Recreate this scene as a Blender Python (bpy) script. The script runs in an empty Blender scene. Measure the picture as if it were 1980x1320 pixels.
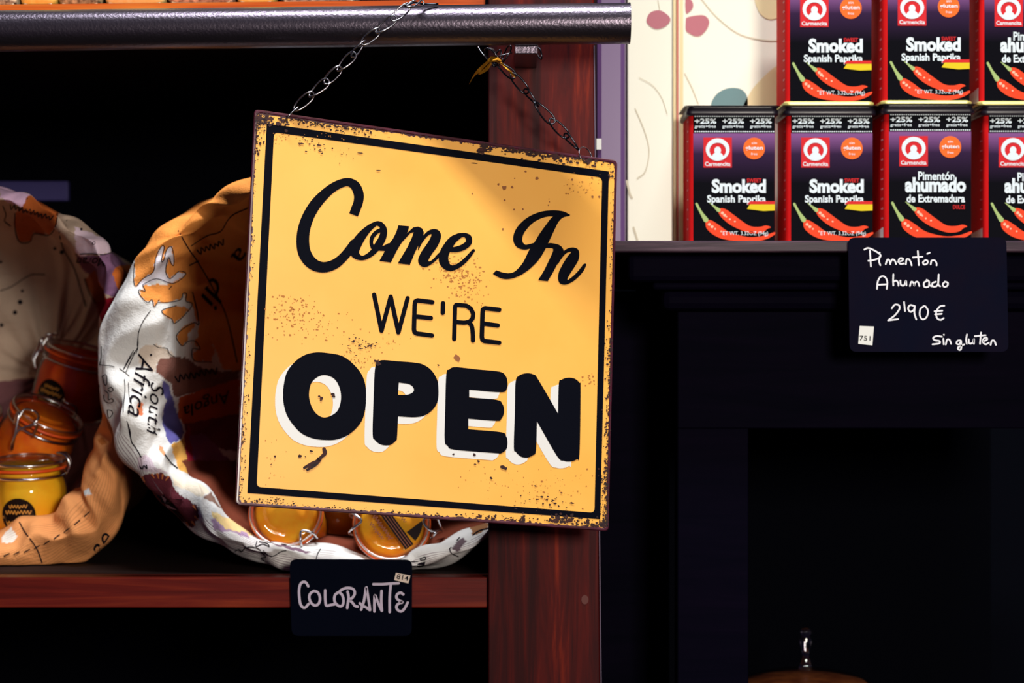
import bpy, bmesh, math, random
import numpy as np
from mathutils import Vector, Matrix
from mathutils.geometry import tessellate_polygon
from mathutils.bvhtree import BVHTree

SC = bpy.context.scene
COL = SC.collection
Z0 = 1.5            # camera height
CD = 1.2            # camera distance to the y=0 plane
FP = 3750.0         # focal length in pixels of the 1980 px frame

# ------------------------------------------------------------------ camera, world, lights
cam_d = bpy.data.cameras.new('camera')
cam = bpy.data.objects.new('camera', cam_d)
COL.objects.link(cam)
cam.location = (0, -CD, Z0)
cam.rotation_euler = (math.pi / 2, 0, 0)
cam_d.sensor_width = 36
cam_d.lens = FP / 1980 * 36
cam_d.clip_start = 0.01
cam_d.dof.use_dof = True
cam_d.dof.focus_distance = CD + 0.01
cam_d.dof.aperture_fstop = 9.0
SC.camera = cam

SC.view_settings.view_transform = 'Standard'
SC.view_settings.look = 'None'
SC.view_settings.gamma = 1
SC.view_settings.use_curve_mapping = False
SC.view_settings.exposure = 0.0

world = bpy.data.worlds.new('world')
SC.world = world
world.use_nodes = True
world.node_tree.nodes['Background'].inputs[0].default_value = (0.36, 0.26, 0.62, 1)
world.node_tree.nodes['Background'].inputs[1].default_value = 0.07


def area(name, loc, target, size, size_y, power, color):
    d = bpy.data.lights.new(name, 'AREA')
    d.shape = 'RECTANGLE'
    d.size, d.size_y = size, size_y
    d.energy = power
    d.color = color
    o = bpy.data.objects.new(name, d)
    COL.objects.link(o)
    o.location = loc
    o.rotation_euler = (Vector(target) - Vector(loc)).to_track_quat('-Z', 'Y').to_euler()
    return o


area('front_lamp', (0.50, -1.70, Z0 + 0.26), (0.0, 0.05, Z0), 0.28, 0.28, 22, (1.0, 0.91, 0.79))
area('ceiling_spotlight', (0.12, -0.33, Z0 + 1.70), (0.12, 0.05, Z0), 1.1, 0.12, 56, (0.97, 0.99, 1.0))


# ------------------------------------------------------------------ helpers
def S(r, g, b):
    def f(c):
        c = c / 255
        return c / 12.92 if c <= 0.04045 else ((c + 0.055) / 1.055) ** 2.4
    return (f(r), f(g), f(b), 1)


def P(px, py, y):
    D = y + CD
    return Vector(((px - 990) / FP * D, y, Z0 - (py - 660) / FP * D))


def mat(name, col, rough=0.5, metal=0.0, spec=0.5, coat=0.0, bump=None, vary=None, emit=None):
    m = bpy.data.materials.new(name)
    m.use_nodes = True
    nt = m.node_tree
    b = nt.nodes['Principled BSDF']
    b.inputs['Base Color'].default_value = col
    b.inputs['Roughness'].default_value = rough
    b.inputs['Metallic'].default_value = metal
    b.inputs['Specular IOR Level'].default_value = spec
    b.inputs['Coat Weight'].default_value = coat
    b.inputs['Coat Roughness'].default_value = 0.25
    if bump or vary:
        tc = nt.nodes.new('ShaderNodeTexCoord')
        n = nt.nodes.new('ShaderNodeTexNoise')
        n.inputs['Scale'].default_value = (bump or vary)[0]
        n.inputs['Detail'].default_value = 6
        nt.links.new(tc.outputs['Object'], n.inputs['Vector'])
        if bump:
            bp = nt.nodes.new('ShaderNodeBump')
            bp.inputs['Strength'].default_value = bump[1]
            bp.inputs['Distance'].default_value = 0.001
            nt.links.new(n.outputs['Fac'], bp.inputs['Height'])
            nt.links.new(bp.outputs['Normal'], b.inputs['Normal'])
        if vary:
            n2 = nt.nodes.new('ShaderNodeTexNoise')
            n2.inputs['Scale'].default_value = vary[0]
            n2.inputs['Detail'].default_value = 8
            nt.links.new(tc.outputs['Object'], n2.inputs['Vector'])
            r = nt.nodes.new('ShaderNodeValToRGB')
            r.color_ramp.elements[0].position = 0.35
            r.color_ramp.elements[1].position = 0.65
            r.color_ramp.elements[0].color = vary[1]
            r.color_ramp.elements[1].color = col
            nt.links.new(n2.outputs['Fac'], r.inputs[0])
            nt.links.new(r.outputs[0], b.inputs['Base Color'])
    return m


def wood(name, stops, scale=(60, 60, 3.2), rough=0.38, coat=0.25, dist=2.0):
    m = mat(name, stops[0][1], rough, coat=coat, spec=0.15)
    nt = m.node_tree
    b = nt.nodes['Principled BSDF']
    tc = nt.nodes.new('ShaderNodeTexCoord')
    mp = nt.nodes.new('ShaderNodeMapping')
    mp.inputs['Scale'].default_value = scale
    n = nt.nodes.new('ShaderNodeTexNoise')
    n.inputs['Scale'].default_value = 1.0
    n.inputs['Detail'].default_value = 9
    n.inputs['Roughness'].default_value = 0.62
    n.inputs['Distortion'].default_value = dist * 0.3
    r = nt.nodes.new('ShaderNodeValToRGB')
    e = r.color_ramp.elements
    e[0].position, e[0].color = stops[0]
    e[1].position, e[1].color = stops[-1]
    for p, c in stops[1:-1]:
        x = e.new(p)
        x.color = c
    bp = nt.nodes.new('ShaderNodeBump')
    bp.inputs['Strength'].default_value = 0.25
    bp.inputs['Distance'].default_value = 0.0008
    nt.links.new(tc.outputs['Object'], mp.inputs[0])
    nt.links.new(mp.outputs[0], n.inputs['Vector'])
    nt.links.new(n.outputs['Fac'], r.inputs[0])
    nt.links.new(r.outputs[0], b.inputs['Base Color'])
    nt.links.new(n.outputs['Fac'], bp.inputs['Height'])
    nt.links.new(bp.outputs['Normal'], b.inputs['Normal'])
    return m


def glass(name, tint=(1, 1, 1, 1), base=0.05, rough=0.03):
    m = bpy.data.materials.new(name)
    m.use_nodes = True
    nt = m.node_tree
    nt.nodes.clear()
    out = nt.nodes.new('ShaderNodeOutputMaterial')
    mx = nt.nodes.new('ShaderNodeMixShader')
    tr = nt.nodes.new('ShaderNodeBsdfTransparent')
    tr.inputs[0].default_value = tint
    gl = nt.nodes.new('ShaderNodeBsdfGlossy')
    gl.inputs['Roughness'].default_value = rough
    fr = nt.nodes.new('ShaderNodeLayerWeight')
    fr.inputs['Blend'].default_value = 0.3
    mm = nt.nodes.new('ShaderNodeMath')
    mm.operation = 'MULTIPLY_ADD'
    mm.inputs[1].default_value = 0.6
    mm.inputs[2].default_value = base
    nt.links.new(fr.outputs['Fresnel'], mm.inputs[0])
    nt.links.new(mm.outputs[0], mx.inputs[0])
    nt.links.new(tr.outputs[0], mx.inputs[1])
    nt.links.new(gl.outputs[0], mx.inputs[2])
    nt.links.new(mx.outputs[0], out.inputs[0])
    return m


def tag(o, label=None, cat=None, group=None, kind=None):
    if label: o['label'] = label
    if cat: o['category'] = cat
    if group: o['group'] = group
    if kind: o['kind'] = kind
    return o


def empty(name, loc, label, cat, group=None):
    o = bpy.data.objects.new(name, None)
    o.empty_display_size = 0.02
    COL.objects.link(o)
    o.location = loc
    return tag(o, label, cat, group)


def link(name, me, m, parent=None, smooth=False):
    """mesh in world coordinates -> object; a parent's location is subtracted"""
    if m is not None:
        for mm in (m if isinstance(m, (list, tuple)) else [m]):
            me.materials.append(mm)
    if smooth:
        me.polygons.foreach_set('use_smooth', [True] * len(me.polygons))
    o = bpy.data.objects.new(name, me)
    COL.objects.link(o)
    if parent:
        o.parent = parent
        pm = Matrix.Identity(4)
        q = parent
        chain = []
        while q:
            chain.append(q.matrix_basis.copy())
            q = q.parent
        for c in chain:
            pm = c @ pm
        me.transform(pm.inverted())
    return o


def mesh(name, V, F, m, parent=None, smooth=False):
    me = bpy.data.meshes.new(name)
    me.from_pydata([tuple(v) for v in V], [], F)
    me.update()
    return link(name, me, m, parent, smooth)


def bmobj(name, bm, m, parent=None, smooth=False):
    me = bpy.data.meshes.new(name)
    bm.normal_update()
    bm.to_mesh(me)
    bm.free()
    return link(name, me, m, parent, smooth)


def box_bm(p0, p1, bev=0.0, seg=2):
    bm = bmesh.new()
    bmesh.ops.create_cube(bm, size=1)
    c = [(a + b) / 2 for a, b in zip(p0, p1)]
    s = [abs(b - a) for a, b in zip(p0, p1)]
    for v in bm.verts:
        v.co = Vector((v.co.x * s[0] + c[0], v.co.y * s[1] + c[1], v.co.z * s[2] + c[2]))
    if bev:
        bmesh.ops.bevel(bm, geom=bm.edges[:], offset=bev, segments=seg, affect='EDGES', profile=0.5)
    return bm


def box(name, p0, p1, m, parent=None, bev=0.0005):
    return bmobj(name, box_bm(p0, p1, bev), m, parent)


def pbox(name, px0, py0, px1, py1, y0, y1, m, parent=None, bev=0.0005):
    a, b = P(px0, py0, y0), P(px1, py1, y0)
    return box(name, (a.x, y0, b.z), (b.x, y1, a.z), m, parent, bev)


def tube_bm(bm, pts, r, closed=False, n=8, caps=True):
    pts = [Vector(p) for p in pts]
    N = len(pts)
    rings = []
    prev = None
    for i, p in enumerate(pts):
        if closed:
            t = (pts[(i + 1) % N] - pts[i - 1]).normalized()
        else:
            t = (pts[min(i + 1, N - 1)] - pts[max(i - 1, 0)]).normalized()
        if prev is None:
            a = Vector((0, 0, 1)) if abs(t.z) < 0.9 else Vector((1, 0, 0))
            prev = (a - t * a.dot(t)).normalized()
        else:
            prev = (prev - t * prev.dot(t)).normalized()
        q = t.cross(prev)
        rr = r[i] if isinstance(r, (list, tuple)) else r
        rings.append([bm.verts.new(p + (prev * math.cos(2 * math.pi * k / n) + q * math.sin(2 * math.pi * k / n)) * rr) for k in range(n)])
    M = N if closed else N - 1
    for i in range(M):
        a, b = rings[i], rings[(i + 1) % N]
        for k in range(n):
            bm.faces.new((a[k], a[(k + 1) % n], b[(k + 1) % n], b[k]))
    if not closed and caps:
        bm.faces.new(rings[0][::-1])
        bm.faces.new(rings[-1])
    return bm


def cr(pts, n=6, closed=False):
    """Catmull-Rom through points of any dimension"""
    pts = [np.array(p, float) for p in pts]
    N = len(pts)
    out = []
    M = N if closed else N - 1
    for i in range(M):
        p1, p2 = pts[i], pts[(i + 1) % N]
        p0 = pts[i - 1] if (closed or i > 0) else 2 * p1 - p2
        p3 = pts[(i + 2) % N] if (closed or i + 2 < N) else 2 * p2 - p1
        for k in range(n):
            t = k / n
            out.append(0.5 * ((2 * p1) + (-p0 + p2) * t + (2 * p0 - 5 * p1 + 4 * p2 - p3) * t * t + (-p0 + 3 * p1 - 3 * p2 + p3) * t ** 3))
    if not closed:
        out.append(pts[-1])
    return out


def outline(pts, n=5):
    """closed outline; a third element marks a corner"""
    corners = [i for i, p in enumerate(pts) if len(p) > 2]
    q = [p[:2] for p in pts]
    if not corners:
        return [tuple(p) for p in cr(q, n, True)]
    out = []
    k0 = corners[0]
    q = q[k0:] + q[:k0]
    cs = [c - k0 for c in corners] + [len(q)]
    q = q + [q[0]]
    for a, b in zip(cs[:-1], cs[1:]):
        out += [tuple(p) for p in cr(q[a:b + 1], n)][:-1]
    return out


class Flat:
    """collects 2-D polygons, strokes and type, then maps them onto a surface"""
    def __init__(self):
        self.V, self.F = [], []

    def poly(self, loops):
        if not isinstance(loops[0][0], (tuple, list, np.ndarray)):
            loops = [loops]
        vl = [[Vector((p[0], p[1], 0)) for p in l] for l in loops]
        b = len(self.V)
        for l in vl:
            self.V += [(v.x, v.y) for v in l]
        for t in tessellate_polygon(vl):
            self.F.append(tuple(b + i for i in t))

    def rect(self, x0, y0, x1, y1):
        b = len(self.V)
        self.V += [(x0, y0), (x1, y0), (x1, y1), (x0, y1)]
        self.F.append((b, b + 1, b + 2, b + 3))

    def disc(self, x, y, r, n=14, ry=None):
        b = len(self.V)
        ry = ry or r
        self.V += [(x + r * math.cos(2 * math.pi * k / n), y + ry * math.sin(2 * math.pi * k / n)) for k in range(n)]
        self.F.append(tuple(range(b, b + n)))

    def stroke(self, pts, w=None, smooth=True, caps=(1, 1), n=5):
        if w is not None:
            pts = [(p[0], p[1], w) for p in pts]
        if not smooth and len(pts) > 2:
            for a, b in zip(pts[:-1], pts[1:]):
                self.stroke([a, b], smooth=False)
            return
        raw = pts
        if smooth and len(pts) > 2:
            pts = cr(pts, n)
        pts = [np.array(p, float) for p in pts]
        b = len(self.V)
        N = len(pts)
        for i, p in enumerate(pts):
            t = pts[min(i + 1, N - 1)][:2] - pts[max(i - 1, 0)][:2]
            L = np.hypot(*t) or 1
            nrm = np.array((-t[1], t[0])) / L
            h = p[2] / 2
            self.V.append(tuple(p[:2] + nrm * h))
            self.V.append(tuple(p[:2] - nrm * h))
        for i in range(N - 1):
            self.F.append((b + 2 * i, b + 2 * i + 1, b + 2 * i + 3, b + 2 * i + 2))
        if caps[0]: self.disc(pts[0][0], pts[0][1], pts[0][2] / 2, 12)
        if caps[1]: self.disc(pts[-1][0], pts[-1][1], pts[-1][2] / 2, 12)
        if not smooth:
            for p in raw[1:-1]:
                self.disc(p[0], p[1], p[2] / 2, 12)

    def text(self, s, x0, y0, x1, y1, bold=0.0, rot=0.0, shear=0.0):
        cu = bpy.data.curves.new('t', 'FONT')
        cu.body = s
        cu.size = 1
        cu.offset = bold
        cu.resolution_u = 3
        cu.shear = shear
        ob = bpy.data.objects.new('t', cu)
        COL.objects.link(ob)
        dg = bpy.context.evaluated_depsgraph_get()
        me = bpy.data.meshes.new_from_object(ob.evaluated_get(dg))
        X = [v.co.x for v in me.vertices]
        Y = [v.co.y for v in me.vertices]
        ax, bx, ay, by = min(X), max(X), min(Y), max(Y)
        cx, cy = (x0 + x1) / 2, (y0 + y1) / 2
        b = len(self.V)
        c_, s_ = math.cos(rot), math.sin(rot)
        for v in me.vertices:
            u = ((v.co.x - ax) / (bx - ax) - 0.5) * (x1 - x0)
            w = -((v.co.y - ay) / (by - ay) - 0.5) * (y1 - y0)
            self.V.append((cx + u * c_ - w * s_, cy + u * s_ + w * c_))
        for p in me.polygons:
            self.F.append(tuple(b + i for i in p.vertices))
        bpy.data.objects.remove(ob)
        bpy.data.curves.remove(cu)
        bpy.data.meshes.remove(me)

    def scrawl(self, x0, y0, x1, y1, rot=0.0, seed=1):
        """a line of print too blurred to read"""
        rnd = random.Random(seed)
        n = max(8, int(abs(x1 - x0) / abs(y1 - y0) * 3.2))
        h, cx, cy = abs(y1 - y0), (x0 + x1) / 2, (y0 + y1) / 2
        c_, s_ = math.cos(rot), math.sin(rot)
        pts = []
        for k in range(n + 1):
            u = x0 + (x1 - x0) * k / n - cx
            v = (0.5 if k % 2 else -0.5) * h * rnd.uniform(0.45, 1.0)
            pts.append((cx + u * c_ - v * s_, cy + u * s_ + v * c_, h * 0.17))
        self.stroke(pts, n=3)

    def build_split(self, name, mapper, m, parent=None):
        """one object for each connected piece"""
        root = list(range(len(self.V)))

        def fd(i):
            while root[i] != i: i = root[i]
            return i
        for q in self.F:
            for a in q[1:]: root[fd(a)] = fd(q[0])
        comp = {}
        for q in self.F: comp.setdefault(fd(q[0]), []).append(q)
        out = []
        for fs_ in comp.values():
            g = Flat()
            us = sorted({a for q in fs_ for a in q})
            ix = {a: k for k, a in enumerate(us)}
            g.V = [self.V[a] for a in us]
            g.F = [tuple(ix[a] for a in q) for q in fs_]
            out.append(g.build(name, mapper, m, parent))
        return out

    def build(self, name, mapper, m, parent=None):
        V, bad = [], set()
        # overlapping strokes are laid 8 microns over each other, like ink on ink
        root = list(range(len(self.V)))

        def fd(i):
            while root[i] != i:
                root[i] = root[root[i]]
                i = root[i]
            return i
        for q in self.F:
            for a in q[1:]: root[fd(a)] = fd(q[0])
        order = {}
        for i in range(len(self.V)): order.setdefault(fd(i), len(order))
        for i, v in enumerate(self.V):
            q = mapper(v[0], v[1])
            if q is not None:
                q = q + Vector((0, -8e-6 * (order[fd(i)] % 10), 0))
            if q is None:
                bad.add(i)
                q = (0, 0, 0)
            V.append(q)
        F = [f for f in self.F if not any(i in bad for i in f)]
        if not F:
            return None
        if bad:
            used = sorted({i for f in F for i in f})
            ix = {a: k for k, a in enumerate(used)}
            V = [V[a] for a in used]
            F = [tuple(ix[i] for i in f) for f in F]
        o = mesh(name, V, F, m, parent)
        if name in ('map_lettering', 'white_lettering', 'label_print', 'badge_print', 'emblem_print', 'shine_print'):
            o['kind'] = 'stuff'   # small print, too fine to pick apart
        return o


def crop(ox, oy, s):
    def f(pts):
        out = []
        for p in pts:
            q = (ox + p[0] / s, oy + p[1] / s)
            if len(p) > 2:
                q = q + (p[2] / s,)
            out.append(q)
        return out
    return f


# ------------------------------------------------------------------ materials
M_post = wood('mahogany_post', [(0.25, S(26, 3, 8)), (0.45, S(56, 7, 10)), (0.58, S(86, 14, 11)), (0.75, S(146, 42, 14))], (90, 90, 5), rough=0.55, coat=0.0)
M_shelf = wood('mahogany_shelf', [(0.25, S(52, 10, 10)), (0.5, S(104, 26, 18)), (0.75, S(150, 56, 26))], (5, 90, 110), rough=0.45, coat=0.3)
M_shelf_shaded = wood('mahogany_shaded', [(0.25, S(14, 5, 6)), (0.75, S(30, 10, 9))], (5, 90, 110), rough=0.7, coat=0)  # darker copy of the mahogany, shade inside the shelves put into its colour
M_orange_wood = wood('orange_wood', [(0.25, S(150, 50, 18)), (0.5, S(205, 88, 30)), (0.75, S(235, 130, 50))], (6, 90, 160))
M_black_wood = wood('black_wood', [(0.3, S(3, 3, 14)), (0.7, S(9, 5, 20))], (6, 60, 60), rough=0.65, coat=0.0)
M_black_wood.node_tree.nodes['Principled BSDF'].inputs['Specular IOR Level'].default_value = 0.02
M_black_edge = wood('worn_black_wood', [(0.3, S(34, 22, 34)), (0.5, S(56, 38, 50)), (0.7, S(92, 68, 80))], (12, 90, 220), rough=0.55, coat=0.05)
M_recess = mat('recess_black', S(3, 4, 11), 0.9, spec=0.05)
M_rail = mat('black_satin_metal', S(96, 88, 100), 0.30, metal=0.92, bump=(600, 0.22))
M_chain = mat('chain_steel', S(150, 150, 158), 0.25, metal=1.0)
M_dchain = mat('dark_chain_steel', S(70, 72, 80), 0.25, metal=1.0)
M_gold = mat('gold_ribbon', S(205, 150, 40), 0.3, metal=0.7)
M_maroon = mat('maroon_plate', S(86, 30, 50), 0.35, coat=0.4, vary=(90, S(60, 18, 30)))
M_yellow = mat('yellow_enamel', S(252, 186, 80), 0.45, coat=0.05, vary=(14, S(249, 178, 70)))
M_ink = mat('black_enamel', S(3, 5, 17), 0.6, spec=0.05)
M_white_ink = mat('white_enamel', S(226, 224, 220), 0.5)
M_rust = mat('rust', S(62, 20, 16), 0.8, vary=(300, S(30, 10, 14)))
M_rust2 = mat('light_rust', S(176, 112, 44), 0.8)
M_rust3 = mat('brown_spot', S(150, 92, 50), 0.8)
M_slate = mat('chalk_slate', S(3, 6, 20), 0.7, spec=0.03, bump=(400, 0.1))
M_slate2 = mat('chalk_slate_warm', S(7, 9, 28), 0.7, spec=0.04, vary=(30, S(13, 9, 26)))
M_chalk = mat('chalk_white', S(240, 240, 246), 0.8)
M_chalk_dim = mat('chalk_dimmed', S(200, 186, 206), 0.8)  # chalk again, the weaker light at the lower shelf put into its colour
M_sticker = mat('sticker_white', S(232, 232, 226), 0.6)
M_sticker2 = mat('sticker_cream', S(226, 205, 190), 0.6)
M_cream = mat('cream_card', S(232, 230, 212), 0.45, coat=0.2)
M_purple = mat('purple_card', S(98, 66, 118), 0.4, coat=0.2)
M_berry = mat('berry_print', S(176, 96, 110), 0.5)
M_teal = mat('teal_print', S(90, 128, 132), 0.5)
M_sand = mat('sand_print', S(226, 208, 160), 0.5)
M_line = mat('pale_line_print', S(200, 190, 165), 0.5)
M_redline = mat('red_line_print', S(190, 100, 84), 0.5)

M_tin_red = mat('tin_red', S(206, 24, 26), 0.7, spec=0.08)
M_tin_black = mat('tin_black_lid', S(26, 20, 34), 0.4, coat=0.3)
M_tin_gold = mat('tin_gold_rim', S(226, 216, 130), 0.35, metal=0.4)
M_l_white = mat('label_white', S(226, 238, 244), 0.55, spec=0.12)
M_l_red = mat('label_red', S(214, 38, 40), 0.55, spec=0.12)
M_l_sq = mat('label_logo_red', S(212, 36, 44), 0.55, spec=0.12)
M_l_orange = mat('label_orange', S(246, 110, 40), 0.55, spec=0.12)
M_l_chilli = mat('label_chilli_red', S(240, 70, 34), 0.55, spec=0.12)
M_l_hi = mat('label_chilli_shine', S(255, 190, 160), 0.55, spec=0.12)
M_l_stem = mat('label_stem_green', S(168, 190, 120), 0.55, spec=0.12)
M_l_yel = mat('label_yellow', S(226, 200, 30), 0.55, spec=0.12)
M_l_blk = mat('label_black', S(3, 3, 12), 0.6, spec=0.05)


def label_material():
    m = mat('label_purple_to_black', S(3, 3, 12), 0.6, spec=0.05)
    nt = m.node_tree
    tc = nt.nodes.new('ShaderNodeTexCoord')
    sx = nt.nodes.new('ShaderNodeSeparateXYZ')
    r = nt.nodes.new('ShaderNodeValToRGB')
    e = r.color_ramp.elements
    mr = nt.nodes.new('ShaderNodeMapRange')
    mr.inputs['From Min'].default_value = 0.0
    mr.inputs['From Max'].default_value = 0.098
    e[0].position, e[0].color = 0.45, S(3, 3, 12)
    e[1].position, e[1].color = 0.80, S(134, 86, 142)
    x = e.new(0.66)
    x.color = S(50, 30, 62)
    nt.links.new(tc.outputs['Object'], sx.inputs[0])
    nt.links.new(sx.outputs['Z'], mr.inputs['Value'])
    nt.links.new(mr.outputs[0], r.inputs[0])
    nt.links.new(r.outputs[0], nt.nodes['Principled BSDF'].inputs['Base Color'])
    return m


M_label = label_material()
M_glass = glass('jar_glass', base=0.02)
M_powder_o = mat('orange_powder', S(255, 182, 34), 0.7, spec=0.2, vary=(60, S(255, 146, 16)))
M_powder_a = mat('amber_powder', S(244, 132, 20), 0.7, spec=0.2, vary=(60, S(226, 92, 10)))
M_powder_r = mat('red_powder', S(250, 104, 10), 0.7, spec=0.2, vary=(60, S(228, 60, 6)))
M_powder_y = mat('yellow_powder', S(255, 206, 40), 0.7, spec=0.2, vary=(60, S(248, 178, 20)))
M_gasket = mat('orange_rubber', S(232, 84, 20), 0.5)
M_wire = mat('bail_wire', S(205, 205, 210), 0.22, metal=1.0)
M_jlabel = mat('jar_label_print', S(26, 13, 10), 0.7, spec=0.1)
M_jgold = mat('jar_label_gold', S(214, 150, 60), 0.5)

# ------------------------------------------------------------------ room
tag(box('floor', (-2.5, -2.5, -0.02), (2.5, 1.0, 0), M_recess, bev=0), kind='structure')
tag(box('wall_back', (-2.5, 0.62, 0), (2.5, 0.66, 2.8), M_recess, bev=0), kind='structure')

# ------------------------------------------------------------------ wooden shelf unit
shelf_top = P(0, 1116, 0.105).z
unit = empty('shelf_unit', (0.02, 0.12, 0), 'mahogany shop shelf unit with a wide upright post behind the yellow sign', 'shelf')
# upright post, its front slightly wider towards the bottom
bm = bmesh.new()
y0, y1 = 0.10, 0.14
zt, zb = 2.4, 0.0
lx = P(944, 0, y0).x


def post_r(z):
    py = 660 - (z - Z0) * FP / (y0 + CD)
    return P(1149 + (py - 90) * 13.5 / 1230, 0, y0).x


zs = [0.0, 1.2, 1.4, 1.6, 1.8, 2.4]
pr = []
for z in zs:
    rx = post_r(max(min(z, 1.75), 1.25))
    pr.append([bm.verts.new(v) for v in ((lx, y1, z), (lx, y0 + 0.0008, z), (lx + 0.0008, y0, z), (rx - 0.0012, y0, z), (rx, y0 + 0.0012, z), (rx - 0.001, y1, z))])
for a, b in zip(pr[:-1], pr[1:]):
    for k in range(6):
        bm.faces.new((a[k], a[(k + 1) % 6], b[(k + 1) % 6], b[k]))
bm.faces.new(pr[0][::-1])
bm.faces.new(pr[-1])
bmobj('post', bm, M_post, unit)
b_ = P(0, 1175, 0.105).z
box('shelf_board', (-0.75, 0.105, b_), (lx + 0.001, 0.125, shelf_top), M_shelf, unit, 0.0010)
box('shelf_board', (-0.75, 0.125, b_), (0.057, 0.6, shelf_top - 0.0002), M_shelf_shaded, unit, 0.0)['label'] = 'top of the lower shelf board, its shade painted in dark'
tz0 = P(0, 62, 0.095).z
# top shelf: its front edge runs slightly uphill to the right
def slab(name, pl, pr_, th, y0, y1, m, parent):
    a, b = P(*pl, y0), P(*pr_, y0)
    V = []
    for y in (y0, y1):
        V += [(a.x, y, a.z), (b.x, y, b.z), (b.x, y, b.z - th), (a.x, y, a.z - th)]
    F = [(0, 3, 2, 1), (4, 5, 6, 7), (0, 1, 5, 4), (3, 7, 6, 2), (0, 4, 7, 3), (1, 2, 6, 5)]
    return mesh(name, V, F, m, parent)


slab('shelf_board', (-900, 18), (938, -1), 0.022, 0.111, 0.125, M_orange_wood, unit)['label'] = 'bright orange-brown front edge of the upper shelf board'
slab('shelf_board', (-900, 18), (938, -1), 0.0225, 0.125, 0.60, M_shelf_shaded, unit)['label'] = 'underside of the upper shelf board, its shade painted in dark'
box('back_panel', (-0.75, 0.595, 0.2), (0.057, 0.615, 2.3), M_recess, unit, 0)
box('side_panel', (-0.78, 0.1, 0.0), (-0.75, 0.61, 2.4), M_shelf_shaded, unit, 0)
V = []
for y, py in ((0.0996, 88), (0.0996, 1400)):
    x = P(1149 + (py - 90) * 13.5 / 1230, 0, y).x
    z = P(0, py, y).z
    V += [(x - 0.0004, y, z), (x + 0.0003, y, z), (x + 0.0003, y + 0.004, z), (x - 0.0004, y + 0.004, z)]
mesh('edge_strip', V, [(0, 3, 2, 1), (4, 5, 6, 7), (0, 1, 5, 4), (1, 2, 6, 5), (2, 3, 7, 6), (3, 0, 4, 7)], mat('lilac_edge_strip', S(96, 78, 100), 0.6), unit)['label'] = 'thin pale strip down the right edge of the post'
# knot and pale scratch on the post
f = Flat()
f.disc(1131, 1159, 7, 12, 9)
f.build('knot', lambda x, y: P(x, y, 0.0997), mat('knot_wood', S(96, 40, 34), 0.6), unit)

box('side_panel', (0.0555, 0.142, 0.0), (0.0585, 0.60, 2.3), M_shelf_shaded, unit, 0)

# ------------------------------------------------------------------ rail
rail = empty('rail', P(700, 52, 0.03), 'thick black metal rail crossing in front of the mahogany post', 'rail')
bm = bmesh.new()
ra, rb = P(-700, 69, 0.03), P(1217, 45, 0.03)
R = 39.5 / FP * 1.23
tube_bm(bm, [ra + (rb - ra) * t for t in (0, 0.3, 0.7, 1)], R, n=64, caps=False)
bmobj('pipe', bm, M_rail, rail, True)
for p in rail.children:
    me = p.data
    for pl in me.polygons:
        pl.use_smooth = len(pl.vertices) == 4
bm = bmesh.new()
tube_bm(bm, [rb + Vector((-0.0005, 0, 0)), rb + Vector((0.0004, 0, 0))], R * 1.012, n=48)
bmobj('end_cap', bm, M_rail, rail)
pbox('bracket', 995, 70, 1040, 104, 0.035, 0.10, M_rail, rail)

# ------------------------------------------------------------------ the sign
CORN = [(492, 211), (1194, 310), (1177, 1027), (455, 976)]
rays = [np.array(P(x, y, 0) - cam.location) for x, y in CORN]
# depths so that the four corners make a parallelogram
A = np.array([rays[0], -rays[1], rays[2]]).T
sol = np.linalg.solve(A, rays[3])
lam = np.array([sol[0], sol[1], sol[2], 1.0])
lam *= 1.018 / lam.mean()
C3 = [cam.location + Vector(r) * l for r, l in zip(rays, lam)]
U3, V3 = (C3[1] - C3[0]), (C3[3] - C3[0])
N3 = U3.cross(V3).normalized()
if N3.y > 0: N3 = -N3
sign_o = (C3[0] + C3[2]) / 2
print('sign corners', [tuple(round(a, 3) for a in c) for c in C3], 'w,h', U3.length, V3.length, 'cos', U3.normalized().dot(V3.normalized()))


def on_sign(off):
    def f(px, py):
        d = P(px, py, 0) - cam.location
        t = (C3[0] - cam.location).dot(N3) / d.dot(N3)
        return cam.location + d * t + N3 * off
    return f


def round_quad(c, r, n=5):
    out = []
    for i in range(4):
        p0, p1, p2 = np.array(c[i - 1], float), np.array(c[i], float), np.array(c[(i + 1) % 4], float)
        a = p1 + (p0 - p1) / np.linalg.norm(p0 - p1) * r
        b = p1 + (p2 - p1) / np.linalg.norm(p2 - p1) * r
        for k in range(n + 1):
            t = k / n
            out.append(tuple((1 - t) ** 2 * a + 2 * t * (1 - t) * p1 + t * t * b))
    return out


sign = empty('hanging_sign', sign_o, 'rusty yellow metal sign hung askew from chains, reading Come In We\'re Open', 'sign')
# plate: a rounded, slightly dished tin plate
outer = round_quad(CORN, 9)
cc = np.mean(CORN, axis=0)
V, F = [], []


def inset(loop, d):
    c = np.mean(loop, axis=0)
    return [tuple(np.array(p) + (c - np.array(p)) * (d / 360.0)) for p in loop]


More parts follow.
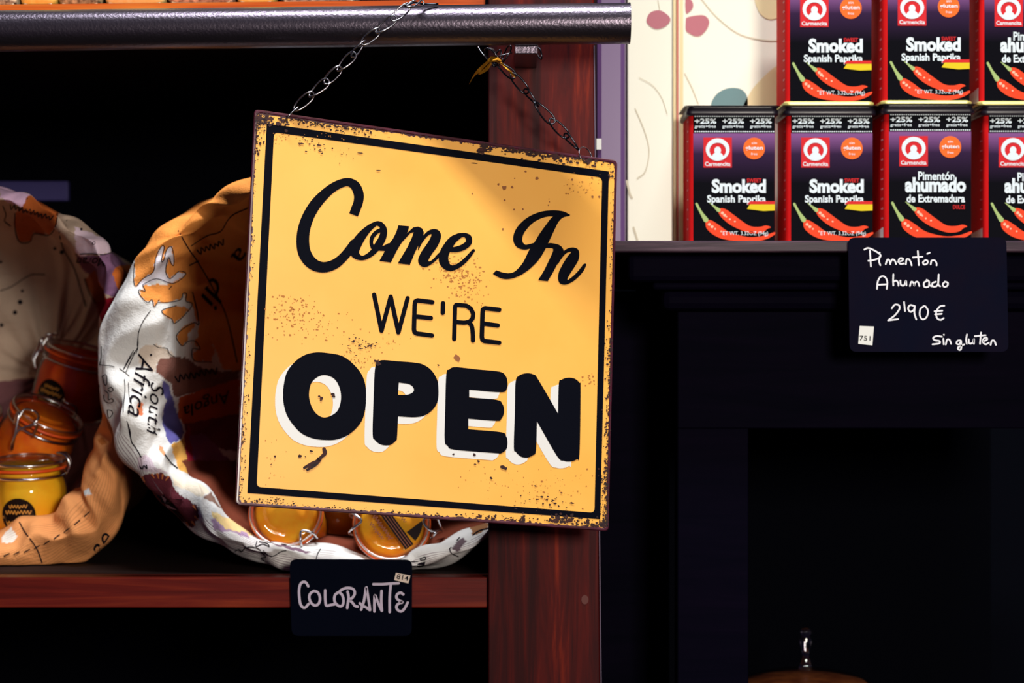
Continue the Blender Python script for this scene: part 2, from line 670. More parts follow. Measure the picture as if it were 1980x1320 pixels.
layers = [(outer, -0.0012), (outer, -0.0002), (inset(outer, 1.5), 0.0006), (inset(outer, 4.5), 0.0007), (inset(outer, 6), 0.0002)]
n_ = len(outer)
for lp, off in layers:
    g = on_sign(off)
    V += [g(*p) for p in lp]
for k in range(len(layers) - 1):
    for i in range(n_):
        F.append((k * n_ + i, k * n_ + (i + 1) % n_, (k + 1) * n_ + (i + 1) % n_, (k + 1) * n_ + i))
F.append(tuple(range(n_))[::-1])
F.append(tuple(range((len(layers) - 1) * n_, len(layers) * n_)))
plate = mesh('plate', V, F, M_maroon, sign)
f = Flat()
yel = round_quad([(497, 220), (1190, 316), (1173, 1021), (461, 971)], 8)
random.seed(4)
rag = []
for i in range(len(yel)):
    a, b = np.array(yel[i]), np.array(yel[(i + 1) % len(yel)])
    m_ = max(1, int(np.linalg.norm(b - a) / 4))
    for k in range(m_):
        p = a + (b - a) * k / m_
        dirc = (cc - p) / np.linalg.norm(cc - p)
        rag.append(tuple(p + dirc * (random.random() ** 3 * 4.0)))
f.poly(rag)
f.build('yellow_face', on_sign(0.0003), M_yellow, sign)
f = Flat()
bo = [(515.5, 239), (1177, 331.5), (1160, 1003.5), (478, 953)]
bi = round_quad([(529.5, 256), (1163.8, 343.6), (1149, 991), (496, 941)], 9)
f.poly([round_quad(bo, 1.0, 2), bi[::-1]])
f.build('border', on_sign(0.00045), M_ink, sign)

# --- Come In
f = Flat()
c1 = crop(560, 330, 6.283)
c2 = crop(670, 400, 7.615)
c3 = crop(940, 390, 7.765)
f.stroke(c1([(775, 537, 112), (800, 470, 115), (832, 380, 115), (838, 290, 120), (805, 200, 118), (755, 155, 108), (690, 140, 100), (600, 165, 105), (500, 222, 112), (400, 310, 125), (315, 405, 136), (245, 515, 142), (195, 630, 147), (165, 750, 152), (158, 870, 155), (175, 985, 156), (225, 1080, 150), (300, 1145, 140), (390, 1173, 130), (480, 1162, 125), (570, 1120, 118), (650, 1050, 110), (720, 970, 110), (785, 890, 120)]), caps=(0, 1), n=6)
f.stroke(c2([(500, 245, 56), (440, 243, 64), (340, 305, 92), (240, 405, 125), (165, 510, 150), (115, 610, 160), (125, 690, 130), (180, 742, 84), (250, 750, 70), (330, 712, 78), (400, 655, 84), (455, 615, 70), (540, 600, 56), (620, 560, 52)]), n=6)
f.stroke(c2([(440, 243, 60), (505, 265, 78), (545, 330, 92), (540, 410, 104), (510, 490, 110), (465, 560, 110), (420, 615, 90)]), n=6)
f.stroke(c2([(490, 345, 60), (430, 380, 62), (375, 450, 60), (362, 530, 52), (385, 600, 60)]), n=6)
f.poly(outline(c2([(760, 272), (918, 285), (905, 350), (855, 450), (740, 640), (650, 820), (480, 795), (560, 650), (470, 645), (520, 600), (610, 560), (680, 470), (730, 370)]), 1))
f.poly(outline(c2([(905, 370), (980, 302), (1050, 290), (1110, 318), (1135, 375), (1125, 450), (1060, 560), (1000, 680), (930, 852), (750, 832), (830, 700), (900, 580), (960, 450), (985, 375), (940, 385), (850, 480), (780, 560), (800, 480)]), 1))
f.poly(outline(c2([(1120, 430), (1200, 352), (1280, 326), (1350, 345), (1387, 405), (1380, 480), (1330, 590), (1250, 700), (1205, 780), (1212, 802), (1270, 770), (1370, 665), (1400, 690), (1340, 765), (1260, 835), (1180, 882), (1110, 880), (1062, 835), (1053, 765), (1100, 660), (1170, 560), (1225, 470), (1247, 403), (1190, 430), (1110, 530), (1050, 640), (1070, 500)]), 4))
f.stroke(c2([(1660, 425, 80), (1565, 485, 115), (1485, 590, 132), (1432, 700, 140), (1430, 800, 140), (1480, 878, 112), (1560, 900, 80), (1650, 862, 70), (1740, 790, 66), (1820, 700, 56), (1866, 642, 44)]), n=6)
f.stroke(c2([(1640, 428, 76), (1730, 414, 62), (1792, 452, 90), (1795, 525, 92), (1725, 588, 92), (1630, 622, 86), (1540, 632, 72)]), n=6)
f.build('lettering', on_sign(0.00055), M_ink, sign)['label'] = 'black script lettering Come'
f = Flat()
f.stroke(c3([(1243, 202, 26), (1150, 182, 72), (1030, 176, 92), (900, 182, 92), (780, 215, 102), (660, 278, 115), (560, 368, 130), (495, 460, 136), (470, 560, 138), (500, 640, 118), (575, 682, 78), (660, 668, 70), (780, 640, 70), (900, 655, 75)]), n=6)
f.poly(outline(c3([(1250, 215, 1), (1150, 240), (1080, 310), (1010, 450), (930, 620), (870, 740), (780, 880), (650, 1010), (500, 1110), (350, 1160), (220, 1150), (95, 1083, 1), (150, 1028, 1), (250, 1063), (350, 1072), (440, 1035), (550, 910), (640, 730), (720, 610), (800, 480), (900, 340), (990, 230), (1100, 170)])))
f.poly(outline(c3([(930, 625), (1030, 630), (1110, 660), (1158, 725), (1150, 790), (1080, 910), (1000, 1060), (920, 1195, 1), (775, 1178, 1), (860, 1040), (930, 900), (990, 770), (1003, 720), (980, 700), (880, 695, 1)])))
f.poly(outline(c3([(1080, 850), (1150, 752), (1220, 702), (1300, 687), (1370, 712), (1395, 780), (1380, 880), (1310, 1000), (1240, 1110), (1215, 1170), (1240, 1163), (1340, 1080), (1420, 985), (1463, 933), (1500, 945), (1450, 1050), (1350, 1160), (1240, 1230), (1160, 1245), (1100, 1220), (1075, 1150), (1090, 1050), (1150, 930), (1220, 820), (1272, 755), (1200, 775), (1130, 850), (1070, 940)])))
f.build('lettering', on_sign(0.00055), M_ink, sign)['label'] = 'black script lettering In'
# --- WE'RE
f = Flat()
c4 = crop(710, 560, 7.333)
W = 64


def sw(pts, w=W): return [(p[0], p[1], w) for p in pts]


f.stroke(c4(sw([(95, 70), (200, 582), (330, 98), (440, 606), (570, 120)], 62)), smooth=False)
f.stroke(c4(sw([(920, 178), (710, 152), (676, 170), (670, 220), (660, 560), (668, 600), (700, 622), (915, 650)])), smooth=False)
f.stroke(c4(sw([(670, 380), (900, 402)])))
f.stroke(c4(sw([(1072, 192), (1068, 328)])))
f.stroke(c4(sw([(1230, 698), (1242, 240), (1258, 215), (1400, 226), (1465, 268), (1500, 340), (1490, 410), (1440, 460), (1370, 468), (1250, 460)], 62)), smooth=False)
f.stroke(c4(sw([(1430, 462), (1476, 510), (1492, 600), (1496, 722)], 62)))
f.stroke(c4(sw([(1868, 285), (1665, 262), (1636, 280), (1632, 320), (1622, 670), (1630, 708), (1658, 728), (1868, 752)])), smooth=False)
f.stroke(c4(sw([(1640, 480), (1846, 508)])))
f.build('lettering', on_sign(0.00055), M_ink, sign)['label'] = "black rounded lettering WE'RE"
# --- OPEN
c5 = crop(520, 670, 5.8235)
c6 = crop(840, 690, 6.0)
cx5 = lambda pts: [(520 + p[0] / 5.8235, 670 + p[1] / 5.8235) + ((1,) if len(p) > 2 else ()) for p in pts]
cx6 = lambda pts: [(840 + p[0] / 6, 690 + p[1] / 6) + ((1,) if len(p) > 2 else ()) for p in pts]
O_o = outline(cx5([(165, 430), (200, 290), (290, 170), (400, 95), (530, 65), (680, 75), (820, 105), (930, 180), (1020, 280), (1070, 380), (1090, 500), (1085, 680), (1050, 820), (980, 920), (880, 1000), (760, 1045), (640, 1052), (500, 1035), (370, 980), (270, 880), (200, 770), (165, 650), (158, 540)]))
O_i = outline(cx5([(620, 320), (710, 345), (770, 410), (805, 510), (805, 620), (770, 720), (700, 775), (620, 797), (550, 770), (490, 700), (455, 600), (450, 510), (475, 410), (540, 345)]))
P_o = outline(cx5([(1270, 152), (1450, 165), (1640, 180), (1740, 205), (1830, 270), (1890, 370), (1905, 460), (1900, 600), (1850, 700), (1760, 770), (1640, 795), (1450, 785, 1), (1440, 1020), (1425, 1060), (1360, 1108), (1260, 1103), (1190, 1050), (1165, 980), (1175, 600), (1190, 260), (1220, 190)]))
P_i = outline(cx5([(1460, 405, 1), (1580, 425), (1627, 470), (1620, 510), (1560, 540), (1450, 542, 1)]))
E_o = outline(cx6([(240, 118), (500, 145), (750, 170), (820, 215), (845, 290), (835, 370), (770, 410), (400, 380, 1), (400, 470, 1), (720, 498), (785, 545), (805, 610), (798, 670), (770, 720), (720, 742), (390, 715, 1), (390, 838, 1), (770, 872), (828, 920), (845, 990), (830, 1070), (770, 1118), (700, 1115), (230, 1075), (150, 1030), (115, 960), (122, 600), (135, 200), (170, 145)]))
N_o = outline(cx6([(1070, 188), (1150, 205), (1200, 260), (1430, 655, 1), (1440, 310), (1470, 265), (1540, 240), (1620, 250), (1680, 300), (1692, 370), (1680, 1120), (1650, 1185), (1580, 1212), (1500, 1205), (1420, 1150), (1185, 745, 1), (1175, 1080), (1140, 1140), (1070, 1168), (1000, 1155), (940, 1100), (918, 1040), (930, 600), (938, 290), (980, 215)]))
glyphs = [[O_o, O_i[::-1]], [P_o, P_i[::-1]], [E_o], [N_o]]
for g, nm in zip(glyphs, 'OPEN'):
    fs, fb = Flat(), Flat()
    fb.poly(g)
    fs.poly([[(x - 15.5, y + 13) for x, y in l] for l in g])
    fs.build('letter_shadow', on_sign(0.00045), M_white_ink, sign)['label'] = 'white drop shadow of the fat letter ' + nm
    fb.build('letter', on_sign(0.00058), M_ink, sign)['label'] = 'fat rounded black letter ' + nm

# --- rust specks
random.seed(11)
dark, light, spots = Flat(), Flat(), Flat()


def speck(fl, x, y, r, el=1.0, ang=0.12):
    n = random.choice((5, 6, 7))
    pts = []
    ca, sa = math.cos(ang), math.sin(ang)
    for k in range(n):
        a = 2 * math.pi * k / n
        q = r * random.uniform(0.55, 1.25)
        u, v = q * math.cos(a) * el, q * math.sin(a)
        pts.append((x + u * ca - v * sa, y + u * sa + v * ca))
    fl.poly(pts)


def cluster(fl, cx, cy, sx, sy, n, r0=0.8, r1=2.5, el=1.3):
    for _ in range(n):
        x, y = random.gauss(cx, sx), random.gauss(cy, sy)
        if inside(x, y): speck(fl, x, y, random.uniform(r0, r1) * random.uniform(0.5, 1), random.uniform(1, el))


def inside(x, y):
    s = np.array(CORN + [CORN[0]], float)
    for i in range(4):
        e = s[i + 1] - s[i]
        q = np.array((x, y)) - s[i]
        if (e[0] * q[1] - e[1] * q[0]) / np.hypot(*e) < 3: return False
    return True


def along(fl, a, b, n, inn, jit, r0, r1, el=1.3):
    a, b = np.array(a, float), np.array(b, float)
    e = (b - a) / np.linalg.norm(b - a)
    nn = np.array((-e[1], e[0]))
    for _ in range(n):
        p = a + (b - a) * random.random() + nn * (inn + abs(random.gauss(0, jit)))
        if inside(*p): speck(fl, p[0], p[1], random.uniform(r0, r1), random.uniform(1, el), math.atan2(e[1], e[0]))


TL, TR, BR, BL = CORN
cluster(dark, 506, 232, 9, 10, 70, 1.0, 4.5)
along(dark, (495, 222), (560, 232), 60, 0, 8, 1, 3.6)
along(dark, (560, 226), (720, 250), 150, 2, 6, 0.7, 2.6)
along(dark, (720, 246), (930, 276), 60, 2, 3, 0.6, 1.7)
along(dark, (930, 274), (1160, 308), 190, 3, 7, 0.8, 3.2, 2.0)
cluster(dark, 935, 288, 6, 5, 28, 1.5, 4.5, 2)
cluster(dark, 1074, 304, 2.5, 7, 24, 1.5, 3.5)
along(dark, (1150, 306), (1190, 312), 20, 3, 5, .6, 1.8)
cluster(dark, 1181, 338, 3, 4, 12, 1.5, 3.2)
along(dark, (1192, 330), (1180, 640), 60, 2, 3, 0.5, 1.6)
along(dark, (1186, 655), (1177, 1020), 330, 2, 6, 0.6, 2.2, 1.6)
along(dark, (1187, 655), (1185, 685), 26, 1, 5, 1.0, 3.0)
along(dark, (1183, 900), (1178, 1020), 160, 2, 8, 0.8, 2.2)
along(dark, (1176, 1022), (1060, 1010), 130, 2, 7, 1.0, 3.4)
along(dark, (1060, 1012), (880, 1002), 60, 2, 4, 0.8, 2.6)
along(dark, (880, 1002), (460, 972), 90, 2, 3, 0.6, 2.2)
cluster(dark, 520, 967, 18, 4, 36, 0.8, 2.4)
cluster(dark, 952, 1001, 3, 5, 16, 1, 3.4)
cluster(dark, 1010, 1006, 3, 6, 16, 1, 3.4)
along(dark, (459, 965), (472, 760), 60, 2, 4, 0.5, 1.8)
cluster(dark, 466, 815, 4, 22, 26, 0.8, 2.4)
along(dark, (474, 740), (492, 240), 70, 2, 3, 0.5, 1.6)
along(dark, (490, 300), (494, 225), 80, 1, 6, 0.8, 2.6)
cluster(dark, 592, 276, 14, 7, 16, 0.8, 2.2, 2.4)
cluster(dark, 618, 288, 14, 8, 12, 0.7, 2.0, 2)
for x, y, l in ((695, 296, 7), (732, 330, 5), (917, 316, 8), (582, 278, 6), (618, 292, 5), (660, 298, 3)):
    speck(dark, x, y, 1.3, l / 1.3, 0.12)
cluster(dark, 667, 300, 10, 9, 10, 0.5, 1.4)
cluster(dark, 690, 668, 14, 9, 30, 0.7, 1.8, 2.6)
cluster(dark, 716, 668, 8, 4, 10, 1, 2.2, 3)
cluster(light, 690, 690, 26, 14, 70, 0.6, 2.0)
cluster(dark, 729, 703, 3, 3, 14, 1.5, 3.4)
cluster(light, 560, 610, 26, 22, 120, 0.8, 2.4, 2)
cluster(light, 620, 625, 34, 16, 50, 0.6, 1.8, 2)
cluster(light, 880, 525, 24, 18, 140, 0.7, 2.4, 2)
cluster(light, 905, 560, 20, 18, 70, 0.7, 2.0, 2)
cluster(light, 755, 660, 12, 8, 20, 0.6, 1.6)
cluster(light, 1130, 360, 22, 14, 46, 0.8, 2.4)
cluster(light, 1140, 735, 8, 8, 14, 1, 3)
cluster(light, 540, 260, 14, 8, 30, 0.8, 2.2)
cluster(light, 660, 265, 60, 4, 60, 0.6, 1.8)
cluster(dark, 1050, 965, 26, 14, 26, 0.8, 2.6, 2.2)
cluster(dark, 1070, 975, 20, 8, 16, 1.2, 3.0, 2.2)
cluster(light, 1060, 940, 40, 26, 70, 0.6, 1.8, 2)
cluster(light, 960, 930, 30, 18, 26, 0.6, 1.6, 2)
cluster(light, 530, 900, 14, 30, 20, 0.6, 1.8)
for pts in ([(626, 868, 7), (628, 876, 8), (620, 884, 6), (612, 892, 7), (606, 896, 10), (596, 900, 7), (588, 904, 5)], [(612, 892, 5), (618, 886, 9), (610, 898, 6), (594, 908, 5)]):
    dark.stroke(pts, n=3)
for x, y, r in ((602, 872, 2.5), (580, 882, 3.2), (590, 883, 1.4), (622, 770, 3.0), (616, 766, 2.2), (620, 774, 2.2), (642, 762, 3.4), (645, 766, 2.4), (531, 882, 2.4), (524, 898, 1.6), (847, 706, 1.8), (917, 879, 3.4), (925, 892, 3), (918, 897, 2), (972, 903, 3.8), (977, 906, 3), (949, 924, 2.4), (876, 878, 2)):
    speck(dark, x, y, r, 1.4, 0.3)
for x, y, r in ((975, 363, 4.6), (963, 357, 2.6), (990, 362, 2.6), (1038, 345, 3.2), (884, 692, 7.2), (1016, 332, 2.4), (995, 345, 1.6), (975, 387, 2.2), (972, 443, 2.4), (1011, 405, 2.0), (993, 405, 1.8), (1106, 347, 3), (1158, 380, 3), (1145, 381, 3.4), (1060, 397, 1.6), (1062, 390, 1.4), (913, 374, 2), (1061, 385, 1.5)):
    speck(spots, x, y, r, 1.0)
for fl, m, nm, off in ((light, M_rust2, 'rust_speckles', 0.0004), (dark, M_rust, 'rust_speckles', 0.00066), (spots, M_rust3, 'rust_spots', 0.0005)):
    tag(fl.build(nm, on_sign(off), m, sign), kind='stuff')

# ------------------------------------------------------------------ chains


def oval(center, axis, side, L, Wd, n=20, twist=0.25):
    pts = []
    nrm = axis.cross(side).normalized()
    for k in range(n):
        a = 2 * math.pi * k / n
        u = math.cos(a)
        v = math.sin(a)
        u = math.copysign(abs(u) ** 0.8, u)
        pts.append(center + axis * (u * L / 2) + side * (v * Wd / 2 * (1 + 0.18 * u)) + nrm * (twist * v * u * Wd))
    return pts


def link_part(a, b, wdt, rollang, r, m, parent, over=1.28):
    c = (a + b) / 2
    ax = (b - a).normalized()
    base = Vector((0, 1, 0)).cross(ax).normalized()
    q = ax.cross(base)
    side = base * math.cos(rollang) + q * math.sin(rollang)
    bm = bmesh.new()
    tube_bm(bm, oval(c, ax, side, (b - a).length * over, wdt), r, True, 8)
    return bmobj('chain_link', bm, m, parent, True)


PX = 0.00032
ch = empty('chain', P(690, 110, 0), 'steel chain from the sign\'s upper left corner up over the rail', 'chain')
g0 = on_sign(0.0)
tl_hole = g0(551, 234)
y_a = tl_hole.y
jl = [(573, 209), (602, 183), (631, 158), (656, 133), (683, 106), (703, 82), (731, 60), (761, 36), (789, 12), (815, 4)]
yl = [y_a + (0.006 - y_a) * i / (len(jl) - 1) for i in range(len(jl))]
yl[-3:] = [0.005, 0.008, 0.016]
J = [P(x, y, d) for (x, y), d in zip(jl, yl)]
rolls = [0.25, -0.3, 0.35, -0.35, 1.15, 0.45, -0.3, 0.35, -0.5]
for i in range(len(J) - 1):
    link_part(J[i], J[i + 1], 18 * PX, rolls[i], 1.75 * PX, M_chain, ch)
bm = bmesh.new()
tube_bm(bm, [tuple(p) for p in cr([P(575, 208, y_a - .001), P(560, 222, y_a - 0.004), tl_hole + N3 * 0.003, tl_hole - N3 * 0.003, P(556, 226, y_a + 0.004), P(574, 209, y_a + .001)], 5, True)], 1.5 * PX, True)
bmobj('split_ring', bm, M_chain, ch, True)
f = Flat()
bm = bmesh.new()
tube_bm(bm, [tuple(p) for p in cr([P(783, 12, 0.006), P(800, 5, 0.01), P(818, 8, 0.018), P(847, 8, 0.022)], 5)], 2.4 * PX)
bmobj('wire_tie', bm, M_dchain, ch, True)
bm = bmesh.new()
tube_bm(bm, [tuple(p) for p in cr([P(780, 8, 0.006), P(796, 14, 0.008), P(812, 3, 0.014), P(818, -6, 0.02)], 5)], 2.0 * PX)
bmobj('wire_tie', bm, M_chain, ch, True)

ch2 = empty('chain', P(1040, 200, 0.05), 'dark chain from behind the rail to the sign\'s upper right corner, tied with gold', 'chain')
tr_hole = g0(1147, 317)
y_b = tr_hole.y
jr = [(942, 98), (962, 122), (992, 146), (1017, 176), (1038, 202), (1067, 234), (1095, 262), (1116, 287)]
yr = [0.052 + (y_b - 0.052) * i / (len(jr) - 1) for i in range(len(jr))]
J = [P(x, y, d) for (x, y), d in zip(jr, yr)]
rolls = [0.6, -0.5, 0.35, 1.25, -0.3, 0.25, 1.2]
for i in range(len(J) - 1):
    link_part(J[i], J[i + 1], 19 * PX, rolls[i], 2.0 * PX, M_dchain, ch2)
link_part(P(1040, 95, 0.06), P(1046, 112, 0.06), 12 * PX, 0.9, 1.8 * PX, M_dchain, ch2)
link_part(P(966, 100, 0.05), P(956, 125, 0.052), 11 * PX, 0.2, 1.8 * PX, M_dchain, ch2)
link_part(P(985, 92, 0.05), P(972, 118, 0.052), 14 * PX, 0.9, 1.8 * PX, M_dchain, ch2)
bm = bmesh.new()
rc = P(1132, 300, y_b)
pts = []
for k in range(28):
    a = 2 * math.pi * k / 28
    pts.append(rc + Vector((math.cos(a) * 16.5 * PX, math.cos(a) * 0.003 - math.sin(a) * 0.0, math.sin(a) * 18 * PX)) + N3 * (0.004 * math.cos(a + 2.4)))
tube_bm(bm, pts, 1.3 * PX, True)
bmobj('split_ring', bm, M_chain, ch2, True)
# wire loops and the gold ribbon tie
bm = bmesh.new()
tube_bm(bm, [tuple(p) for p in cr([P(924, 90, 0.05), P(932, 103, 0.048), P(946, 117, 0.046)], 6)], 1.3 * PX)
tube_bm(bm, [tuple(p) for p in cr([P(948, 92, 0.05), P(956, 98, 0.046), P(962, 108, 0.046), P(990, 102, 0.05)], 6)], 1.3 * PX)
bmobj('wire_tie', bm, M_chain, ch2, True)
bm = bmesh.new()


def blade(bm, pts, ws, y):
    L, Rr = [], []
    for i, p in enumerate(pts):
        a = np.array(pts[max(i - 1, 0)], float)
        b = np.array(pts[min(i + 1, len(pts) - 1)], float)
        t = (b - a) / np.linalg.norm(b - a)
        n = np.array((-t[1], t[0])) * ws[i] / 2
        L.append(bm.verts.new(P(p[0] + n[0], p[1] + n[1], y - 0.0008 * (i % 2))))
        Rr.append(bm.verts.new(P(p[0] - n[0], p[1] - n[1], y + 0.001 * (i % 2))))
    for i in range(len(pts) - 1):
        bm.faces.new((L[i], L[i + 1], Rr[i + 1], Rr[i]))


blade(bm, [(966, 117), (955, 116), (944, 119), (934, 128), (926, 137), (919, 143), (912, 153), (907, 163)], [6, 7, 5, 6, 8, 4, 1.2, 0.8], 0.044)
blade(bm, [(944, 118), (950, 113), (962, 113), (970, 120)], [5, 8, 6, 3], 0.043)
blade(bm, [(960, 118), (972, 124), (982, 134), (990, 142), (996, 150)], [3, 4, 3, 4, 2], 0.045)
blade(bm, [(950, 122), (940, 134), (932, 140), (925, 144)], [4, 7, 5, 2], 0.0455)
bmesh.ops.solidify(bm, geom=bm.faces[:], thickness=0.0003)
bmobj('ribbon', bm, M_gold, ch2)

# ------------------------------------------------------------------ chalk price tags


def plaque(name, quad, r, y, m, label, group=None):
    loop = round_quad(quad, r)
    e = empty(name, P(*np.mean(quad, axis=0), y), label, 'price tag', group)
    n = len(loop)
    V = [P(x, y_, y) for x, y_ in loop] + [P(x, y_, y) + Vector((0, 0.0015, 0)) for x, y_ in loop]
    F = [tuple(range(n)), tuple(range(n, 2 * n))[::-1]] + [(i, (i + 1) % n, n + (i + 1) % n, n + i)[::-1] for i in range(n)]
    mesh('board', V, F, m, e)
    return e


YT = 0.1015
t1 = plaque('price_tag', [(560, 1081), (797, 1082), (796, 1229), (564, 1229)], 14, YT, M_slate, 'black chalk tag reading Colorante on the mahogany shelf edge')
cA = crop(550, 1070, 7.615)
f = Flat()
for s in ([(350, 480), (320, 430), (280, 415), (235, 450), (215, 540), (220, 650), (235, 740), (270, 790), (310, 790), (355, 740)],
          [(430, 550), (380, 590), (365, 650), (390, 720), (440, 760), (490, 750), (520, 700), (520, 630), (490, 570), (440, 550)],
          [(600, 540), (600, 640), (605, 720), (620, 765), (680, 755), (740, 745)],
          [(790, 570), (745, 610), (735, 680), (760, 740), (820, 775), (860, 750), (870, 680), (850, 610), (810, 570)],
          [(930, 560), (945, 640), (935, 720), (925, 800)],
          [(820, 545), (890, 510), (960, 505), (1020, 530), (1035, 590), (1000, 650), (960, 680), (1000, 720), (1040, 770), (1080, 780)],
          [(1130, 825), (1170, 700), (1190, 580), (1205, 490), (1225, 600), (1245, 720), (1260, 830)],
          [(1110, 730), (1150, 770), (1200, 790), (1255, 830)],
          [(1325, 850), (1325, 720), (1332, 610), (1370, 700), (1432, 840)], [(1435, 840), (1425, 700), (1430, 550)],
          [(1310, 450), (1450, 450), (1560, 440), (1680, 436)], [(1565, 460), (1550, 640), (1550, 860)],
          [(1750, 600), (1710, 575), (1660, 600), (1650, 650), (1690, 690), (1740, 715), (1690, 730), (1650, 770), (1660, 820), (1710, 850), (1760, 820), (1815, 720)]):
    f.stroke(cA(sw(s, 38)), n=4)
f.build('chalk_writing', lambda x, y: P(x, y, YT - 0.0001), M_chalk_dim, t1)
st = crop(550, 1070, 7.615)
f = Flat()
f.poly(st([(1640, 280), (1855, 320), (1825, 438), (1615, 390)]))
s_ = f.build('number_sticker', lambda x, y: P(x, y, YT - 0.0001), M_sticker2, t1)
f = Flat()
f.text('814', 767, 1111, 790, 1121, rot=0.19, bold=0.008)
f.build('digits', lambda x, y: P(x, y, YT - 0.0002), M_ink, s_)

YB = 0.082
t2 = plaque('price_tag', [(1640, 459), (1946, 459), (1950, 680), (1643, 680)], 14, YB, M_slate2, 'black chalk tag reading Pimentón Ahumado 2\'90 € below the spice tins')
cB = crop(1620, 440, 5.078)
f = Flat()
for s in ([(315, 225), (320, 300), (325, 380)], [(260, 215), (300, 200), (370, 230), (420, 270), (400, 300), (340, 320), (300, 325)],
          [(412, 285), (405, 330), (417, 368)], [(410, 245), (412, 247)],
          [(470, 358), (488, 312), (508, 325), (515, 358)], [(515, 345), (535, 312), (560, 325), (572, 358)],
          [(592, 335), (630, 325), (640, 305), (612, 300), (596, 325), (612, 355), (650, 352)],
          [(668, 360), (676, 312), (700, 312), (716, 338), (725, 370)],
          [(785, 230), (790, 300), (795, 368)], [(738, 292), (830, 285)],
          [(860, 318), (836, 340), (848, 362), (878, 352), (882, 326), (860, 318)], [(878, 256), (902, 246)],
          [(912, 360), (920, 325), (950, 322), (968, 345), (970, 370)],
          [(385, 600), (392, 530), (420, 482), (460, 482), (485, 530), (480, 600)], [(392, 560), (482, 556)],
          [(545, 458), (543, 520), (545, 566)], [(548, 530), (572, 520), (592, 540), (596, 570)],
          [(614, 520), (620, 560), (650, 566), (668, 520), (674, 566)],
          [(708, 572), (722, 530), (745, 545), (750, 570), (760, 538), (785, 532), (800, 572)],
          [(882, 520), (846, 540), (850, 580), (890, 578), (896, 530), (872, 512)], [(896, 530), (900, 562), (922, 575)],
          [(962, 530), (928, 545), (932, 576), (968, 574), (986, 540), (990, 460)], [(990, 460), (986, 555), (1005, 575)],
          [(1052, 530), (1030, 555), (1045, 580), (1074, 570), (1080, 542), (1052, 530)],
          [(530, 792), (560, 756), (600, 762), (604, 800), (560, 860), (494, 910)], [(494, 910), (592, 898)],
          [(650, 730), (660, 820)],
          [(752, 770), (712, 760), (690, 790), (710, 826), (745, 808), (756, 770)], [(756, 770), (752, 840), (770, 900)],
          [(845, 770), (810, 800), (805, 860), (830, 900), (870, 880), (886, 820), (862, 775), (845, 770)],
          [(1045, 766), (1000, 775), (966, 830), (975, 888), (1010, 905), (1040, 888)], [(950, 822), (1026, 815)], [(955, 852), (1020, 846)],
          [(1022, 1070), (972, 1064), (936, 1080), (950, 1103), (996, 1112), (998, 1135), (930, 1145)],
          [(1036, 1090), (1040, 1145)], [(1040, 1050), (1042, 1052)], [(1060, 1146), (1072, 1100), (1096, 1100), (1112, 1140)],
          [(1205, 1106), (1175, 1110), (1166, 1138), (1194, 1144), (1210, 1110)], [(1210, 1110), (1212, 1185), (1192, 1200), (1180, 1176), (1240, 1146)],
          [(1268, 1048), (1260, 1100), (1266, 1140)], [(1285, 1095), (1290, 1135), (1324, 1130), (1336, 1090), (1336, 1140)],
          [(1406, 1030), (1400, 1090), (1396, 1140)], [(1345, 1066), (1450, 1056)],
          [(1425, 1115), (1464, 1100), (1460, 1080), (1432, 1088), (1424, 1122), (1450, 1145), (1482, 1130)],
          [(1500, 1150), (1512, 1110), (1536, 1110), (1552, 1150)]):
    f.stroke(cB(sw(s, 16)), n=4)
f.build('chalk_writing', lambda x, y: P(x, y, YB - 0.0001), M_chalk, t2)
f = Flat()
f.poly(cB([(215, 965), (355, 970), (340, 1155), (200, 1140)]))
s_ = f.build('number_sticker', lambda x, y: P(x, y, YB - 0.0001), M_sticker, t2)
f = Flat()
f.text('751', 1662, 649, 1683, 658, rot=0.03)
f.build('digits', lambda x, y: P(x, y, YB - 0.0002), M_ink, s_)

# ------------------------------------------------------------------ black cabinet
cab = empty('cabinet', P(1600, 900, 0.2), 'black panelled wooden cabinet right of the post, carrying the spice tins', 'cabinet')
xr = 2150
shelf2 = P(0, 465, 0.085).z
lxb = 0.0605
pb = P(1168, 488, 0.085)
box('top_board', (lxb, 0.085, pb.z), (P(xr, 0, 0.085).x, 0.46, shelf2), M_black_edge, cab, 0.0012)
pbox('moulding', 1214, 489, xr, 545, 0.100, 0.3, M_black_wood, cab, 0.004)
pbox('moulding', 1262, 545, xr, 560, 0.106, 0.3, M_black_wood, cab, 0.002)
pbox('moulding', 1280, 560, xr, 600, 0.113, 0.3, M_black_wood, cab, 0.005)
pbox('head_rail', 1310, 600, xr, 828, 0.125, 0.15, M_black_wood, cab, 0.0008)
sx0, sx1 = P(1310, 0, 0.125).x, P(1447, 0, 0.125).x
box('stile', (sx0, 0.125, 0.0), (sx1, 0.15, P(0, 828, 0.125).z), M_black_wood, cab, 0.0008)
box('side_panel', (lxb, 0.22, 0.0), (sx0 + 0.002, 0.46, shelf2 - 0.03), M_black_wood, cab, 0.0005)
box('back_panel', (sx0, 0.46, 0.0), (P(xr, 0, 0.125).x, 0.47, shelf2 - 0.01), M_recess, cab, 0.0005)
ish = Z0 - 0.30
box('inner_shelf', (sx0 + 0.002, 0.15, ish - 0.018), (P(xr, 0, 0.125).x, 0.46, ish), M_black_wood, cab, 0.0005)

# glass cloche in the cabinet opening
cen = P(1558, 660, 0.30)
clo = empty('glass_cloche', (cen.x, 0.30, ish), 'clear glass dome with a knob over a brown cake inside the dark cabinet', 'cloche')
DD = 1.5


def zpy(py, D=DD): return Z0 - (py - 660) / FP * D


